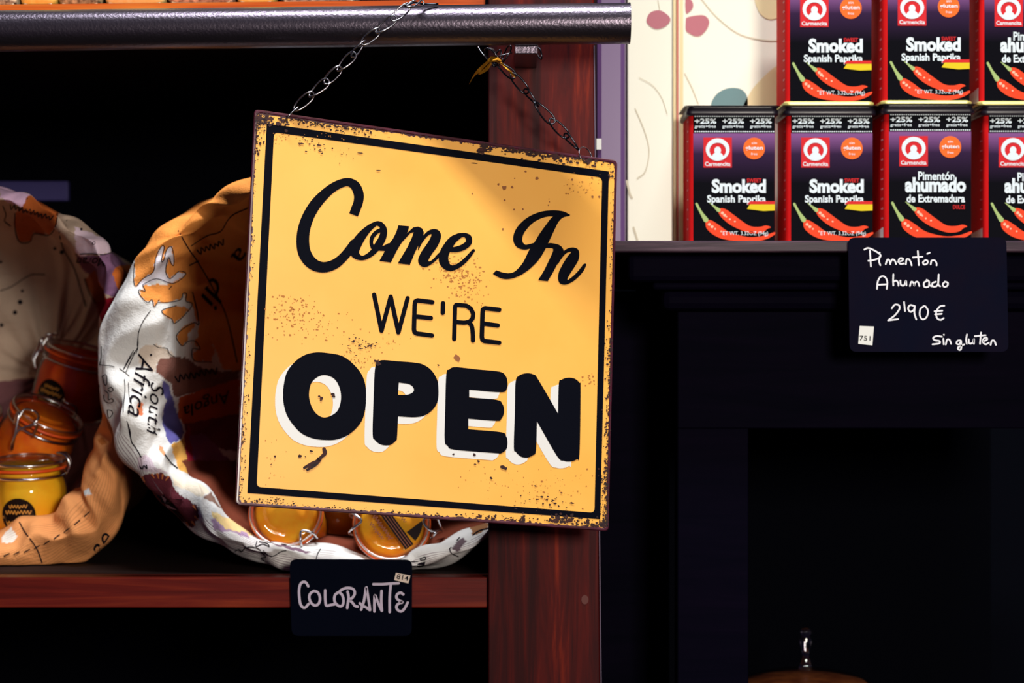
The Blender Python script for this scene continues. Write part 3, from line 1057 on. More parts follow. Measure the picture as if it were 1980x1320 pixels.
def lathe(bm, prof, n=40, M=Matrix.Identity(4)):
    rings = []
    for r, z in prof:
        if r < 1e-5:
            rings.append([bm.verts.new(M @ Vector((0, 0, z)))])
        else:
            rings.append([bm.verts.new(M @ Vector((r * math.cos(2 * math.pi * k / n), r * math.sin(2 * math.pi * k / n), z))) for k in range(n)])
    for a, b in zip(rings[:-1], rings[1:]):
        for k in range(n):
            k2 = (k + 1) % n
            if len(a) == 1 and len(b) == 1: continue
            if len(a) == 1: bm.faces.new((a[0], b[k2], b[k]))
            elif len(b) == 1: bm.faces.new((a[k], a[k2], b[0]))
            else: bm.faces.new((a[k], a[k2], b[k2], b[k]))
    return bm


MT = Matrix.Translation((cen.x, 0.30, 0))
zd = zpy(1293)
bm = bmesh.new()
prof = [(0.062, ish + 0.012)] + [(0.062 * math.cos(a), ish + 0.022 + (zd - ish - 0.022) * math.sin(a)) for a in np.linspace(0.0, math.pi / 2 - 0.06, 12)]
lathe(bm, prof, 48, MT)
bmobj('dome', bm, M_glass, clo, True)
bm = bmesh.new()
zk = zpy(1213)
lathe(bm, [(0.0, zd - 0.001), (0.006, zd), (0.0042, zd + 0.004), (0.0026, zd + 0.009), (0.0032, zd + 0.014), (0.0050, zd + 0.020), (0.0052, zk - 0.010), (0.003, zk - 0.007), (0.0045, zk - 0.004), (0.0040, zk - 0.001), (0, zk)], 24, MT)
bmobj('knob', bm, glass('knob_glass', (0.9, 0.88, 0.95, 1), 0.16), clo, True)
bm = bmesh.new()
lathe(bm, [(0, ish + 0.003), (0.075, ish + 0.003), (0.08, ish + 0.010), (0.076, ish + 0.012), (0, ish + 0.012)], 48, MT)
bmobj('wooden_plate', bm, M_orange_wood, clo, True)
bm = bmesh.new()
lathe(bm, [(0.05, ish + 0.013), (0.052, ish + 0.03), (0.046, zpy(1316)), (0.03, zpy(1308)), (0, zpy(1306))], 48, MT)
bmobj('cake', bm, mat('cake_crust', S(236, 140, 70), 0.8, vary=(80, S(170, 80, 40))), clo, True)

# ------------------------------------------------------------------ cards behind the tins
pur = box('purple_box', (0.0595, 0.175, shelf2), (P(1211, 0, 0.175).x, 0.22, Z0 + 0.30), M_purple, None, 0.004)
tag(pur, 'tall purple carton wedged between mahogany post and cream box', 'carton')
cb1 = empty('printed_box', P(1256, 465, 0.19), 'narrow cream box printed with one berry, beside the purple carton', 'box')
xa, xb = P(1213, 0, 0.19).x, P(1300, 0, 0.19).x
box('carton', (xa, 0.19, shelf2), (xb, 0.24, Z0 + 0.30), M_cream, cb1, 0.001)


def floral(px_list, y, parent):
    for name, m, draw in px_list:
        f = Flat()
        draw(f)
        if name in ('stem_print', 'line_print'):
            tag(f.build(name, lambda x, y_: P(x, y_, y), m, parent), kind='stuff')
            continue
        f.build_split(name, lambda x, y_: P(x, y_, y), m, parent)


floral([('berry_print', M_berry, lambda f: f.poly(outline([(1250, 38), (1258, 24), (1276, 20), (1292, 30), (1296, 40), (1285, 52), (1268, 56), (1254, 48)]))),
        ('stem_print', M_line, lambda f: (f.stroke([(1272, 0), (1276, 20)], 1.5), f.stroke([(1228, 210), (1245, 250), (1255, 290), (1248, 330), (1232, 345)], 2), f.stroke([(1236, 150), (1262, 165), (1280, 190), (1290, 220)], 1.4), f.stroke([(1212, 350), (1218, 375), (1222, 382)], 4), f.stroke([(1225, 440), (1233, 466)], 4)))], 0.1897, cb1)
cb2 = empty('printed_box', P(1600, 465, 0.235), 'wide cream box printed with teal and berry flowers, behind the stacked tins', 'box')
xc, xd = P(1301, 0, 0.235).x, P(2100, 0, 0.235).x
box('carton', (xc, 0.235, shelf2), (xd, 0.30, Z0 + 0.30), M_cream, cb2, 0.001)
floral([('stripe_print', M_sand, lambda f: (f.rect(1302, -60, 1308, 480), f.rect(1314, -60, 1321, 480))),
        ('red_stripe_print', M_redline, lambda f: f.rect(1307, -60, 1312, 480)),
        ('berry_print', M_berry, lambda f: (f.poly(outline([(1326, 40), (1328, 34), (1345, 30), (1362, 30), (1371, 40), (1368, 54), (1356, 68), (1344, 70), (1332, 64), (1326, 58)])), f.poly(outline([(1326, -4), (1338, 2), (1340, 14), (1332, 24), (1326, 24)])))),
        ('teal_print', M_teal, lambda f: f.poly(outline([(1375, 210), (1382, 186), (1402, 172), (1425, 170), (1440, 178), (1446, 195), (1440, 215), (1400, 225)]))),
        ('sand_print', M_sand, lambda f: (f.poly(outline([(1442, 215), (1450, 180), (1475, 150), (1505, 125), (1530, 120), (1530, 215)])), f.poly(outline([(1462, -10), (1466, 20), (1482, 36), (1500, 36), (1515, 22), (1515, -10)])), f.rect(1690, 80, 1704, 210))),
        ('green_print', M_teal, lambda f: f.rect(1690, -20, 1704, 80)),
        ('line_print', M_line, lambda f: (f.stroke([(1350, -10), (1385, 32), (1430, 66), (1480, 78), (1515, 78)], 2.2), f.stroke([(1324, 142), (1338, 170), (1350, 200)], 2)))], 0.2347, cb2)

# ------------------------------------------------------------------ spice tins
K = 1.36 / FP


def tin_map(off):
    return lambda u, v: Vector(((u - 90) * K, -off, (270.8 - v) * K))


def rounded_plan(w, d, r, n=6):
    out = []
    for cx, cy, a0 in ((w / 2 - r, r, -90), (w / 2 - r, d - r, 0), (-w / 2 + r, d - r, 90), (-w / 2 + r, r, 180)):
        for k in range(n + 1):
            a = math.radians(a0 + 90 * k / n)
            out.append((cx + r * math.cos(a), cy + r * math.sin(a)))
    return out


def loft(bm, secs):
    rings = [[bm.verts.new((x, y, z)) for x, y in pl] for pl, z in secs]
    n = len(rings[0])
    for a, b in zip(rings[:-1], rings[1:]):
        for k in range(n):
            bm.faces.new((a[k], a[(k + 1) % n], b[(k + 1) % n], b[k]))
    bm.faces.new(rings[0][::-1])
    bm.faces.new(rings[-1])
    return bm


def grow(pl, g, d):
    c = (0, d / 2)
    return [(x + math.copysign(g, x), y + math.copysign(g, y - c[1])) for x, y in pl]


def make_tin(kind, label):
    o = empty('spice_tin', (0, 0, 0), label, 'tin', 'smoked paprika tins on the cabinet')
    w, d, H = 168 * K, 0.05, 270.8 * K
    pl = rounded_plan(w, d, 0.0042)
    bm = loft(bmesh.new(), [(pl, 5 * K), (pl, H - 16 * K)])
    bmobj('body', bm, M_tin_red, o)
    bm = loft(bmesh.new(), [(grow(pl, 0.0008, d), 0.0), (grow(pl, 0.0014, d), 0.0008), (grow(pl, 0.0014, d), 0.0022), (grow(pl, 0.0004, d), 0.003)])
    bmobj('base_rim', bm, M_tin_gold, o)
    secs = [(grow(pl, 0.0012, d), H - 19 * K), (grow(pl, 0.0020, d), H - 17 * K), (grow(pl, 0.0020, d), H - 0.0042)]
    for k in range(1, 6):
        a = k / 5 * math.pi / 2
        secs.append((grow(pl, 0.0020 - 0.0052 * (1 - math.cos(a)), d), H - 0.0042 + 0.0042 * math.sin(a)))
    bmobj('lid', loft(bmesh.new(), secs), M_tin_black, o, True)
    f = Flat()
    f.rect(14.5, 17, 172, 269)
    lab = f.build('front_label', tin_map(0.0002), M_label, o)
    f = Flat()
    f.rect(14.5, 17, 172, 52)
    f.build('offer_band', tin_map(0.0003), M_l_blk, lab)
    f = Flat()
    for v in (20, 49.5):
        for i in range(37):
            f.rect(17 + i * 4.2, v - 1.1, 19.5 + i * 4.2, v + 1.1)
    for u in (17, 70.5, 124):
        f.text('+25%', u, 24, u + 42, 34.5, bold=0.03)
        f.text('gratis+free', u, 36.5, u + 41, 44, bold=0.01)
    if kind == 'en':
        f.text('Smoked', 50, 141, 155, 168.5, bold=0.045)
        f.text('Spanish Paprika', 41, 172, 155, 191, bold=0.03)
        f.text('NET WT. 3.32OZ (94g)', 64, 242, 159, 252, bold=0.0)
    else:
        f.text('Pimentón', 70, 129, 140, 146, bold=0.025)
        f.text('ahumado', 45, 140, 162, 169, bold=0.045)
        f.text('de Extremadura', 48, 173, 160, 188.5, bold=0.03)
    f.build('white_lettering', tin_map(0.0005), M_l_white, lab)
    f = Flat()
    if kind == 'en': f.text('SWEET', 118, 140, 146, 148, bold=0.02)
    else: f.text('DULCE', 137, 193, 160, 201, bold=0.02)
    if kind == 'en': f.poly([(124, 184), (172, 184), (172, 190), (118, 190)])
    f.build('red_lettering', tin_map(0.0006), M_l_red, lab)
    if kind == 'en':
        f = Flat()
        f.poly([(124, 190), (172, 189), (172, 202), (150, 203), (118, 199)])
        f.build('flag_stripe', tin_map(0.0006), M_l_yel, lab)
    f = Flat()
    f.rect(34, 61, 89, 119)
    lg = f.build('emblem', tin_map(0.0004), M_l_sq, o)
    f = Flat()
    f.poly([[(61.5 + 23 * math.cos(a), 84 + 21.5 * math.sin(a)) for a in np.linspace(0, 2 * math.pi, 28, False)],
            [(61.5 + 16 * math.cos(-a), 86 + 15 * math.sin(-a)) for a in np.linspace(0, 2 * math.pi, 24, False)]])
    f.disc(61.5, 86, 6.5, 14, 7.5)
    f.poly(outline([(54, 92), (61, 90), (69, 92), (74, 102), (61, 106), (49, 102)]))
    f.text('Carmencita', 37, 108, 86, 116, bold=0.02)
    f.build('emblem_print', tin_map(0.0006), M_l_white, lg)
    f = Flat()
    f.disc(132, 82, 21, 28)
    bd = f.build('badge', tin_map(0.0004), M_l_orange, o)
    f = Flat()
    f.text('sin', 127, 69, 137, 74)
    f.text('gluten', 115, 77, 149, 87, bold=0.02)
    f.text('free', 126, 90, 138, 95)
    f.build('badge_print', tin_map(0.0006), M_l_white, bd)
    tc_ = lambda pts: [(p[0] / 4.5525 - 25, p[1] / 4.5525 - 15) for p in pts]
    f = Flat()
    f.poly(outline(tc_([(400, 985), (425, 968), (470, 980), (520, 1015), (600, 1075), (680, 1125), (760, 1132), (820, 1120), (862, 1135), (830, 1150), (790, 1180), (700, 1190), (600, 1160), (500, 1110), (420, 1040)])))
    f.poly(outline(tc_([(290, 1085), (330, 1072), (400, 1112), (480, 1170), (560, 1200), (680, 1222), (800, 1210), (893, 1178), (895, 1200), (820, 1240), (700, 1262), (500, 1250), (380, 1215), (300, 1150)])))
    cp = f.build('chilli_print', tin_map(0.0005), M_l_chilli, o)
    f = Flat()
    for p in ((435, 1010), (455, 1030), (470, 1042), (500, 1065), (545, 1085), (320, 1110), (345, 1130), (372, 1150), (425, 1172)):
        q = tc_([p])[0]
        f.disc(q[0], q[1], 3.0 if p[0] in (435, 455, 320, 345) else 1.8, 8)
    f.build('shine_print', tin_map(0.0006), M_l_hi, cp)
    f = Flat()
    for s in ([(325, 922, 6), (360, 950, 16), (402, 985, 36)], [(208, 930, 22), (245, 1000, 24), (290, 1070, 44)]):
        f.stroke([(p[0] / 4.5525 - 25, p[1] / 4.5525 - 15, p[2] / 4.5525) for p in s])
    f.build('stem_print', tin_map(0.0005), M_l_stem, cp)
    # left side print: tiny white specks of text, and a white foot on the Spanish tins
    V, F = [], []
    xs = -w / 2 - 0.0001
    random.seed(3)
    for k in range(12):
        z = H * (0.12 + 0.07 * k)
        for s in (0.006, 0.010):
            b = len(V)
            V += [(xs, s, z), (xs, s + 0.0012, z), (xs, s + 0.0012, z + 0.0012), (xs, s, z + 0.0012)]
            F.append((b, b + 1, b + 2, b + 3))
    if kind == 'es':
        b = len(V)
        V += [(xs, 0.0042, 0.003), (xs, 0.045, 0.003), (xs, 0.045, 0.010), (xs, 0.0042, 0.013)]
        F.append((b, b + 1, b + 2, b + 3))
    mesh('side_print', V, F, M_l_white, o)
    return o


def copy_tree(o, parent=None):
    c = o.copy()
    COL.objects.link(c)
    c.parent = parent
    for ch_ in list(o.children):
        copy_tree(ch_, c)
    return c


t_en = make_tin('en', '')
t_es = make_tin('es', '')
used = set()
tins = [('en', 1325, 0.160, 0, 'English-labelled paprika tin at the left end of the bottom row'),
        ('en', 1514, 0.160, 0, 'English-labelled paprika tin second in the bottom row, under another tin'),
        ('es', 1704, 0.150, 0, 'Spanish-labelled Pimentón ahumado tin fully visible above the chalk tag'),
        ('es', 1896, 0.158, 0, 'Spanish-labelled tin cut by the right picture edge, bottom row'),
        ('en', 1512, 0.160, 1, 'English-labelled paprika tin at the left end of the upper row'),
        ('en', 1701, 0.154, 1, 'English-labelled paprika tin in the middle of the upper row'),
        ('es', 1888, 0.158, 1, 'Spanish-labelled tin cut by the right picture edge, upper row')]
for kd, px, y, row, lb in tins:
    src = t_en if kd == 'en' else t_es
    o = src if kd not in used else copy_tree(src)
    used.add(kd)
    o.location = (P(px + 91, 0, y).x, y, shelf2 + row * (270.8 * K + 0.0002))
    o['label'] = lb

# ------------------------------------------------------------------ map-print bags


def fabric_material():
    m = mat('map_print_cotton', (0.8, 0.8, 0.8, 1), 0.85, spec=0.15)
    nt = m.node_tree
    b = nt.nodes['Principled BSDF']
    va = nt.nodes.new('ShaderNodeVertexColor')
    va.layer_name = 'print'
    vm = nt.nodes.new('ShaderNodeAttribute')
    vm.attribute_name = 'hatch'
    uv = nt.nodes.new('ShaderNodeUVMap')
    sp = nt.nodes.new('ShaderNodeSeparateXYZ')
    mul = nt.nodes.new('ShaderNodeMath'); mul.operation = 'MULTIPLY'; mul.inputs[1].default_value = 8.0
    fr = nt.nodes.new('ShaderNodeMath'); fr.operation = 'FRACT'
    lt = nt.nodes.new('ShaderNodeMath'); lt.operation = 'LESS_THAN'; lt.inputs[1].default_value = 0.28
    m2 = nt.nodes.new('ShaderNodeMath'); m2.operation = 'MULTIPLY'
    mx = nt.nodes.new('ShaderNodeMixRGB'); mx.blend_type = 'MULTIPLY'
    mx.inputs[2].default_value = (0.22, 0.12, 0.18, 1)
    nt.links.new(uv.outputs[0], sp.inputs[0])
    nt.links.new(sp.outputs['Y'], mul.inputs[0])
    nt.links.new(mul.outputs[0], fr.inputs[0])
    nt.links.new(fr.outputs[0], lt.inputs[0])
    nt.links.new(lt.outputs[0], m2.inputs[0])
    nt.links.new(vm.outputs['Fac'], m2.inputs[1])
    nt.links.new(m2.outputs[0], mx.inputs[0])
    nt.links.new(va.outputs['Color'], mx.inputs[1])
    nt.links.new(mx.outputs[0], b.inputs['Base Color'])
    tc = nt.nodes.new('ShaderNodeTexCoord')
    n1 = nt.nodes.new('ShaderNodeTexNoise'); n1.inputs['Scale'].default_value = 55; n1.inputs['Detail'].default_value = 4
    n2 = nt.nodes.new('ShaderNodeTexNoise'); n2.inputs['Scale'].default_value = 900; n2.inputs['Detail'].default_value = 2
    ad = nt.nodes.new('ShaderNodeMath'); ad.operation = 'MULTIPLY_ADD'; ad.inputs[1].default_value = 0.12
    bp = nt.nodes.new('ShaderNodeBump'); bp.inputs['Strength'].default_value = 0.55; bp.inputs['Distance'].default_value = 0.004
    nt.links.new(tc.outputs['Object'], n1.inputs['Vector'])
    nt.links.new(tc.outputs['Object'], n2.inputs['Vector'])
    nt.links.new(n2.outputs['Fac'], ad.inputs[0])
    nt.links.new(n1.outputs['Fac'], ad.inputs[2])
    nt.links.new(ad.outputs[0], bp.inputs['Height'])
    nt.links.new(bp.outputs['Normal'], b.inputs['Normal'])
    return m


M_fabric = fabric_material()
M_mapink = mat('map_ink', S(22, 16, 26), 0.85, spec=0.1)


def pip(X, Y, poly):
    ins = np.zeros(X.shape, bool)
    n = len(poly)
    for i in range(n):
        x1, y1 = poly[i]
        x2, y2 = poly[(i + 1) % n]
        if y1 == y2: continue
        c = ((y1 > Y) != (y2 > Y)) & (X < (x2 - x1) * (Y - y1) / (y2 - y1) + x1)
        ins ^= c
    return ins


def bag(name, label, pairs, centre, rings, folds, base_col, paints, hatch, NU=760, NV=26):
    O = np.array(cr([p[0] for p in pairs], 24, True))
    I = np.array(cr([p[1] for p in pairs], 24, True))

    def resamp(Q):
        idx = np.linspace(0, len(Q), NU, endpoint=False)
        i0 = idx.astype(int) % len(Q)
        fr_ = (idx - idx.astype(int))[:, None]
        return Q[i0] * (1 - fr_) + Q[(i0 + 1) % len(Q)] * fr_
    O, I = resamp(O), resamp(I)
    ctrl = []
    for t, s, y, dx in rings:
        Q = O * (1 - t) + I * t
        D = y + CD
        D0 = rings[4][2] + CD
        if s != 1:      # world-space scaling about the bag's axis, from the lip's depth
            X = (Q[:, 0] - 990) / FP * D0
            Z = Z0 - (Q[:, 1] - 660) / FP * D0
            cx = (centre[0] - 990) / FP * D0
            cz = Z0 - (centre[1] - 660) / FP * D0
            X = cx + (X - cx) * s
            Z = cz + (Z - cz) * s
        else:
            X = (Q[:, 0] - 990) / FP * D
            Z = Z0 - (Q[:, 1] - 660) / FP * D
        ctrl.append(np.stack([X + dx, np.full(NU, y), Z], 1))
    rows = cr([c.ravel() for c in ctrl], NV)
    G = np.array(rows).reshape(len(rows), NU, 3)
    nr = len(rows)
    th = np.linspace(0, 2 * np.pi, NU, endpoint=False)[None, :]
    vv = (np.arange(nr) / NV)[:, None]
    rx = G[:, :, 0] - (centre[0] - 990) / FP * 1.33
    rz = G[:, :, 2] - (Z0 - (centre[1] - 660) / FP * 1.33)
    rl = np.sqrt(rx ** 2 + rz ** 2) + 1e-6
    amp = 0.0012 * np.clip(vv - 2.5, 0, 3)
    wob = (np.sin(th * 9 + vv * 1.3) * 0.5 + np.sin(th * 17 - vv * 2.1 + 1) * 0.35 + np.sin(th * 5 + vv * 3.0 + 2) * 0.5)
    dr = amp * wob
    dy = 0.0016 * np.sin(th * 13 + vv * 2.2) + 0.001 * np.sin(th * 29 - vv * 3.1)
    for (t0, w0, v0, wv, a_r, a_y, slope) in folds:
        dth = (th - t0 - slope * (vv - v0) + np.pi) % (2 * np.pi) - np.pi
        g = np.exp(-(dth / w0) ** 2 - ((vv - v0) / wv) ** 2)
        dr = dr + a_r * g
        dy = dy + a_y * g
    G[:, :, 0] += rx / rl * dr
    G[:, :, 2] += rz / rl * dr
    G[:, :, 1] += dy
    G[:, :, 2] = np.maximum(G[:, :, 2], shelf_top + 0.0006)
    nv_ = nr * NU
    V = G.reshape(-1, 3)
    i = np.arange(nr - 1)[:, None] * NU
    j = np.arange(NU)[None, :]
    j2 = (j + 1) % NU
    F = np.stack([i + j, i + NU + j, i + NU + j2, i + j2], -1).reshape(-1, 4)
    me = bpy.data.meshes.new('fabric')
    me.vertices.add(nv_)
    me.vertices.foreach_set('co', V.astype(np.float32).ravel())
    nf = len(F)
    me.loops.add(nf * 4)
    me.loops.foreach_set('vertex_index', F.astype(np.int32).ravel())
    me.polygons.add(nf)
    me.polygons.foreach_set('loop_start', np.arange(0, nf * 4, 4, dtype=np.int32))
    me.polygons.foreach_set('loop_total', np.full(nf, 4, np.int32))
    me.update(calc_edges=True)
    uvl = me.uv_layers.new(name='UVMap')
    U = np.stack([np.broadcast_to(th, (nr, NU)), np.broadcast_to(vv, (nr, NU))], -1).reshape(-1, 2)
    fu = U[F.ravel()]
    uvl.data.foreach_set('uv', fu.astype(np.float32).ravel())
    # print colours
    D = V[:, 1] + CD
    X = 990 + V[:, 0] / D * FP
    Y = 660 - (V[:, 2] - Z0) / D * FP
    Xj = X + 1.0 * np.sin(Y * 0.21 + 1.3 * np.sin(X * 0.13)) + 0.6 * np.sin(Y * 0.5 + X * 0.2)
    Yj = Y + 1.0 * np.sin(X * 0.23 + 1.1 * np.sin(Y * 0.15)) + 0.6 * np.sin(X * 0.55 - Y * 0.2)
    C = np.tile(np.array(base_col, float), (nv_, 1))
    vr = U[:, 1]
    for item in paints:
        poly, col = item[0], item[1]
        vmin = item[2] if len(item) > 2 else 2.0
        k = pip(Xj, Yj, poly) & (vr >= vmin)
        C[k] = col
    ca = me.color_attributes.new(name='print', type='FLOAT_COLOR', domain='POINT')
    ca.data.foreach_set('color', C.astype(np.float32).ravel())
    H_ = np.zeros(nv_)
    for poly, a in hatch:
        H_[pip(X, Y, poly)] = a
    at = me.attributes.new('hatch', 'FLOAT', 'POINT')
    at.data.foreach_set('value', H_.astype(np.float32))
    e = empty(name, P(centre[0], centre[1], 0.25), label, 'bag', 'map-print fabric bags of jars')
    bvh = BVHTree.FromPolygons([tuple(v) for v in V], [tuple(q) for q in F])
    o = link('fabric', me, M_fabric, e, True)
    return e, o, bvh


def on_bvh(bvh, off=0.0004):
    def f(px, py):
        d = (P(px, py, 0) - cam.location).normalized()
        h, n, i, dist = bvh.ray_cast(cam.location, d)
        if h is None: return None
        if n.dot(d) > 0: n = -n
        return h + n * off
    return f


a5 = crop(0, 340, 3.473)
a6 = crop(180, 640, 6.0)
a7 = crop(220, 820, 5.077)
a8 = crop(440, 970, 6.1875)
a9 = crop(640, 970, 6.1875)
ORG, WHT, BRN = S(232, 146, 70), S(226, 224, 222), S(128, 84, 74)
pairs1 = [((190, 720), (335, 720)), ((197, 645), (345, 650)), ((219, 576), (350, 590)), ((242, 536), (345, 540)), ((265, 501), (350, 500)), ((300, 460), (370, 470)), ((334, 432), (395, 440)), ((375, 400), (425, 415)), ((421, 377), (455, 398)), ((478, 346), (500, 372)), ((560, 322), (575, 350)), ((680, 312), (690, 342)), ((810, 335), (800, 365)), ((930, 390), (905, 415)), ((1020, 480), (990, 500)), ((1070, 620), (1035, 625)), ((1085, 780), (1045, 770)), ((1060, 900), (1025, 885)), ((1005, 985), (985, 960)), ((939, 1041), (944, 1012)), ((882, 1077), (892, 1037)), ((834, 1093), (832, 1057)), ((793, 1102), (774, 1071)), ((720, 1108), (721, 1080)), ((650, 1107), (645, 1068)), ((561, 1096), (563, 1056)), ((500, 1082), (497, 1046)), ((456, 1068), (445, 1003)), ((417, 1046), (410, 965)), ((372, 1019), (385, 930)), ((338, 993), (362, 912)), ((300, 960), (345, 893)), ((271, 924), (330, 865)), ((249, 889), (318, 840)), ((222, 832), (310, 805)), ((198, 775), (322, 765))]
rings1 = [(0, 0.02, 0.43, 0), (0, 0.4, 0.42, 0), (0, 0.82, 0.36, 0.012), (0, 0.955, 0.25, 0.014), (0, 1, 0.165, 0.003), (0.05, 1, 0.138, 0), (0.30, 1, 0.125, 0), (0.72, 1, 0.128, 0), (1, 1, 0.150, 0),
          (1, 0.955, 0.20, 0), (1, 0.88, 0.27, 0), (1, 0.72, 0.34, 0), (1, 0.40, 0.385, 0), (1, 0.02, 0.395, 0)]
paint1 = [
    (a5([(905, 560), (800, 460), (1160, 250), (1300, 150), (1460, 80), (1700, -60), (1700, 1320), (1500, 1300), (1420, 1100), (1340, 1000), (1330, 920), (1300, 850), (1280, 800), (1240, 800), (1200, 740), (1150, 720), (1100, 710), (1040, 690), (960, 720), (905, 745)]), ORG),
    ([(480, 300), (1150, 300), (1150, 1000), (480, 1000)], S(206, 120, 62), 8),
    (a5([(955, 735), (1160, 722), (1245, 650), (1360, 700), (1360, 990), (1310, 960), (1290, 860), (1250, 840), (1240, 780), (1210, 830), (1120, 850), (1060, 850), (1035, 880), (1020, 830), (990, 850), (940, 800), (935, 765), (975, 775)]), ORG),
    (a5([(915, 745), (960, 690), (1030, 640), (1050, 540), (1085, 470), (1102, 480), (1082, 570), (1100, 560), (1120, 490), (1150, 475), (1167, 550), (1163, 600), (1150, 590), (1130, 545), (1110, 640), (1140, 690), (1200, 640), (1245, 660), (1160, 722), (1050, 700), (960, 740), (920, 770)]), S(226, 220, 232)),
    (a5([(1070, 860), (1130, 850), (1210, 830), (1235, 785), (1250, 840), (1290, 860), (1325, 980), (1280, 990), (1200, 1040), (1170, 1080), (1100, 1000)]), WHT),
    (a5([(1090, 900), (1180, 870), (1230, 880), (1275, 900), (1240, 930), (1170, 990), (1150, 960), (1100, 930)]), ORG),
    (a5([(1180, 1080), (1220, 1020), (1300, 980), (1310, 1010), (1260, 1060), (1260, 1110), (1220, 1140)]), ORG),
    (a5([(1255, 1150), (1300, 1110), (1340, 1160), (1290, 1190), (1300, 1240), (1420, 1250), (1440, 1170), (1400, 1010), (1340, 1000), (1330, 1080)]), ORG),
    (a6([(730, 370), (800, 310), (1000, 290), (1100, 320), (1260, 430), (1500, 470), (1700, 450), (1700, 560), (1000, 760), (940, 760), (900, 600), (740, 480)]), BRN),
    (a6([(520, 250), (620, 160), (720, 150), (860, 200), (950, 290), (800, 320), (730, 380), (730, 480), (620, 430), (540, 380)]), S(214, 196, 180)),
    (a6([(1000, 770), (1700, 540), (1700, 950), (1050, 1080), (980, 950)]), S(190, 82, 34)),
    (a6([(1050, 1080), (1700, 950), (1700, 1400), (1100, 1300)]), S(120, 52, 62)),
    (a6([(800, 570), (870, 600), (960, 900), (1060, 1180), (1040, 1230), (900, 1310), (860, 1250), (810, 1100), (805, 980), (850, 800), (805, 700)]), S(98, 92, 160)),
    (a7([(560, 200), (700, 130), (730, 330), (745, 500), (640, 440), (590, 300)]), S(232, 170, 84)),
    (a7([(690, 140), (740, 0), (780, 300), (830, 520), (740, 490)]), S(158, 30, 52)),
    (a7([(740, 100), (900, 100), (1250, 480), (1000, 600), (880, 560), (820, 520)]), S(142, 82, 128)),
    (a6([(520, 820), (580, 840), (580, 960), (560, 995), (505, 960)]), S(214, 120, 80)),
    (a7([(445, 210), (480, 230), (515, 300), (480, 300), (450, 260)]), S(214, 150, 110)),
    (a7([(560, 480), (700, 520), (880, 600), (940, 660), (860, 720), (700, 640), (600, 600)]), S(240, 226, 204)),
    (a7([(880, 720), (950, 660), (1060, 830), (960, 760)]), S(136, 104, 92)),
    (a7([(960, 850), (1320, 1010), (1400, 1060), (1320, 1100), (1100, 1030), (980, 930)]), S(246, 214, 150)),
    (a7([(940, 920), (1000, 930), (1100, 1030), (1320, 1065), (1320, 1120), (1180, 1060), (990, 1040)]), S(176, 146, 178)),
    (a7([(230, 330), (330, 300), (420, 430), (560, 480), (330, 470), (240, 430)]), S(214, 196, 208)),
    (a8([(520, 490), (760, 530), (1000, 600), (930, 620), (800, 580), (640, 540)]), S(120, 92, 110)),
    (a9([(1440, 560), (1570, 420), (1620, 470), (1500, 610)]), S(110, 92, 100)),
    (a9([(1640, 250), (1880, 250), (1880, 330), (1700, 400)]), S(150, 104, 70)),
    (a7([(262, 530), (300, 500), (350, 485), (470, 480), (550, 520), (575, 580), (600, 650), (700, 720), (800, 780), (825, 840), (845, 900), (770, 1015), (680, 960), (560, 870), (440, 760), (340, 640)]), S(104, 44, 56)),
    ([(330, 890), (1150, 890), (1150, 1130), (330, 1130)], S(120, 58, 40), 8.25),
]
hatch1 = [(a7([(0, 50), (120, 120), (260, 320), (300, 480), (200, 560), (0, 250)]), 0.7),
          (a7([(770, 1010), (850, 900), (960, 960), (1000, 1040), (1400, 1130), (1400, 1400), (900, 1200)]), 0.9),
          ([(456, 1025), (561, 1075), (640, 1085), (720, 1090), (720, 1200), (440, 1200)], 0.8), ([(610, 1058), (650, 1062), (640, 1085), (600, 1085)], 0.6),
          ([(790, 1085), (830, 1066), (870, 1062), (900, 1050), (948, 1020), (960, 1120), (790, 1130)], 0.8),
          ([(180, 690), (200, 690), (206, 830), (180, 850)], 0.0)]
folds1 = [(-0.32, 0.10, 6.2, 1.4, 0.005, -0.006, 0.10), (0.50, 0.05, 8.0, 1.5, -0.004, 0.006, 0.05), (0.95, 0.05, 8.4, 1.6, 0.004, -0.006, 0.04), (1.25, 0.05, 8.2, 1.6, -0.003, 0.006, 0.03),
          (-0.75, 0.07, 6.8, 1.0, 0.0, -0.007, 0.05), (-1.0, 0.05, 7.4, 0.8, 0.0, 0.006, 0.05), (0.1, 0.10, 7.5, 2.5, 0.003, 0.007, 0.03),
          (-2.22, 0.04, 7.2, 1.2, -0.002, -0.005, 0), (-2.45, 0.04, 7.2, 1.0, 0.002, -0.004, 0), (-1.85, 0.03, 7.5, 1, -0.001, -0.004, 0)]
bag1, fab1, bvh1 = bag('fabric_bag', 'map-print fabric bag lying open behind the sign, its white lip facing out', pairs1, (640, 715), rings1, folds1, WHT, paint1, hatch1)

# ink on bag 1
m1 = on_bvh(bvh1)
f = Flat()


def ink(c, pts, w, n=8):
    f.stroke([(c(((p[0], p[1]),))[0]) + (w,) for p in pts], n=n)


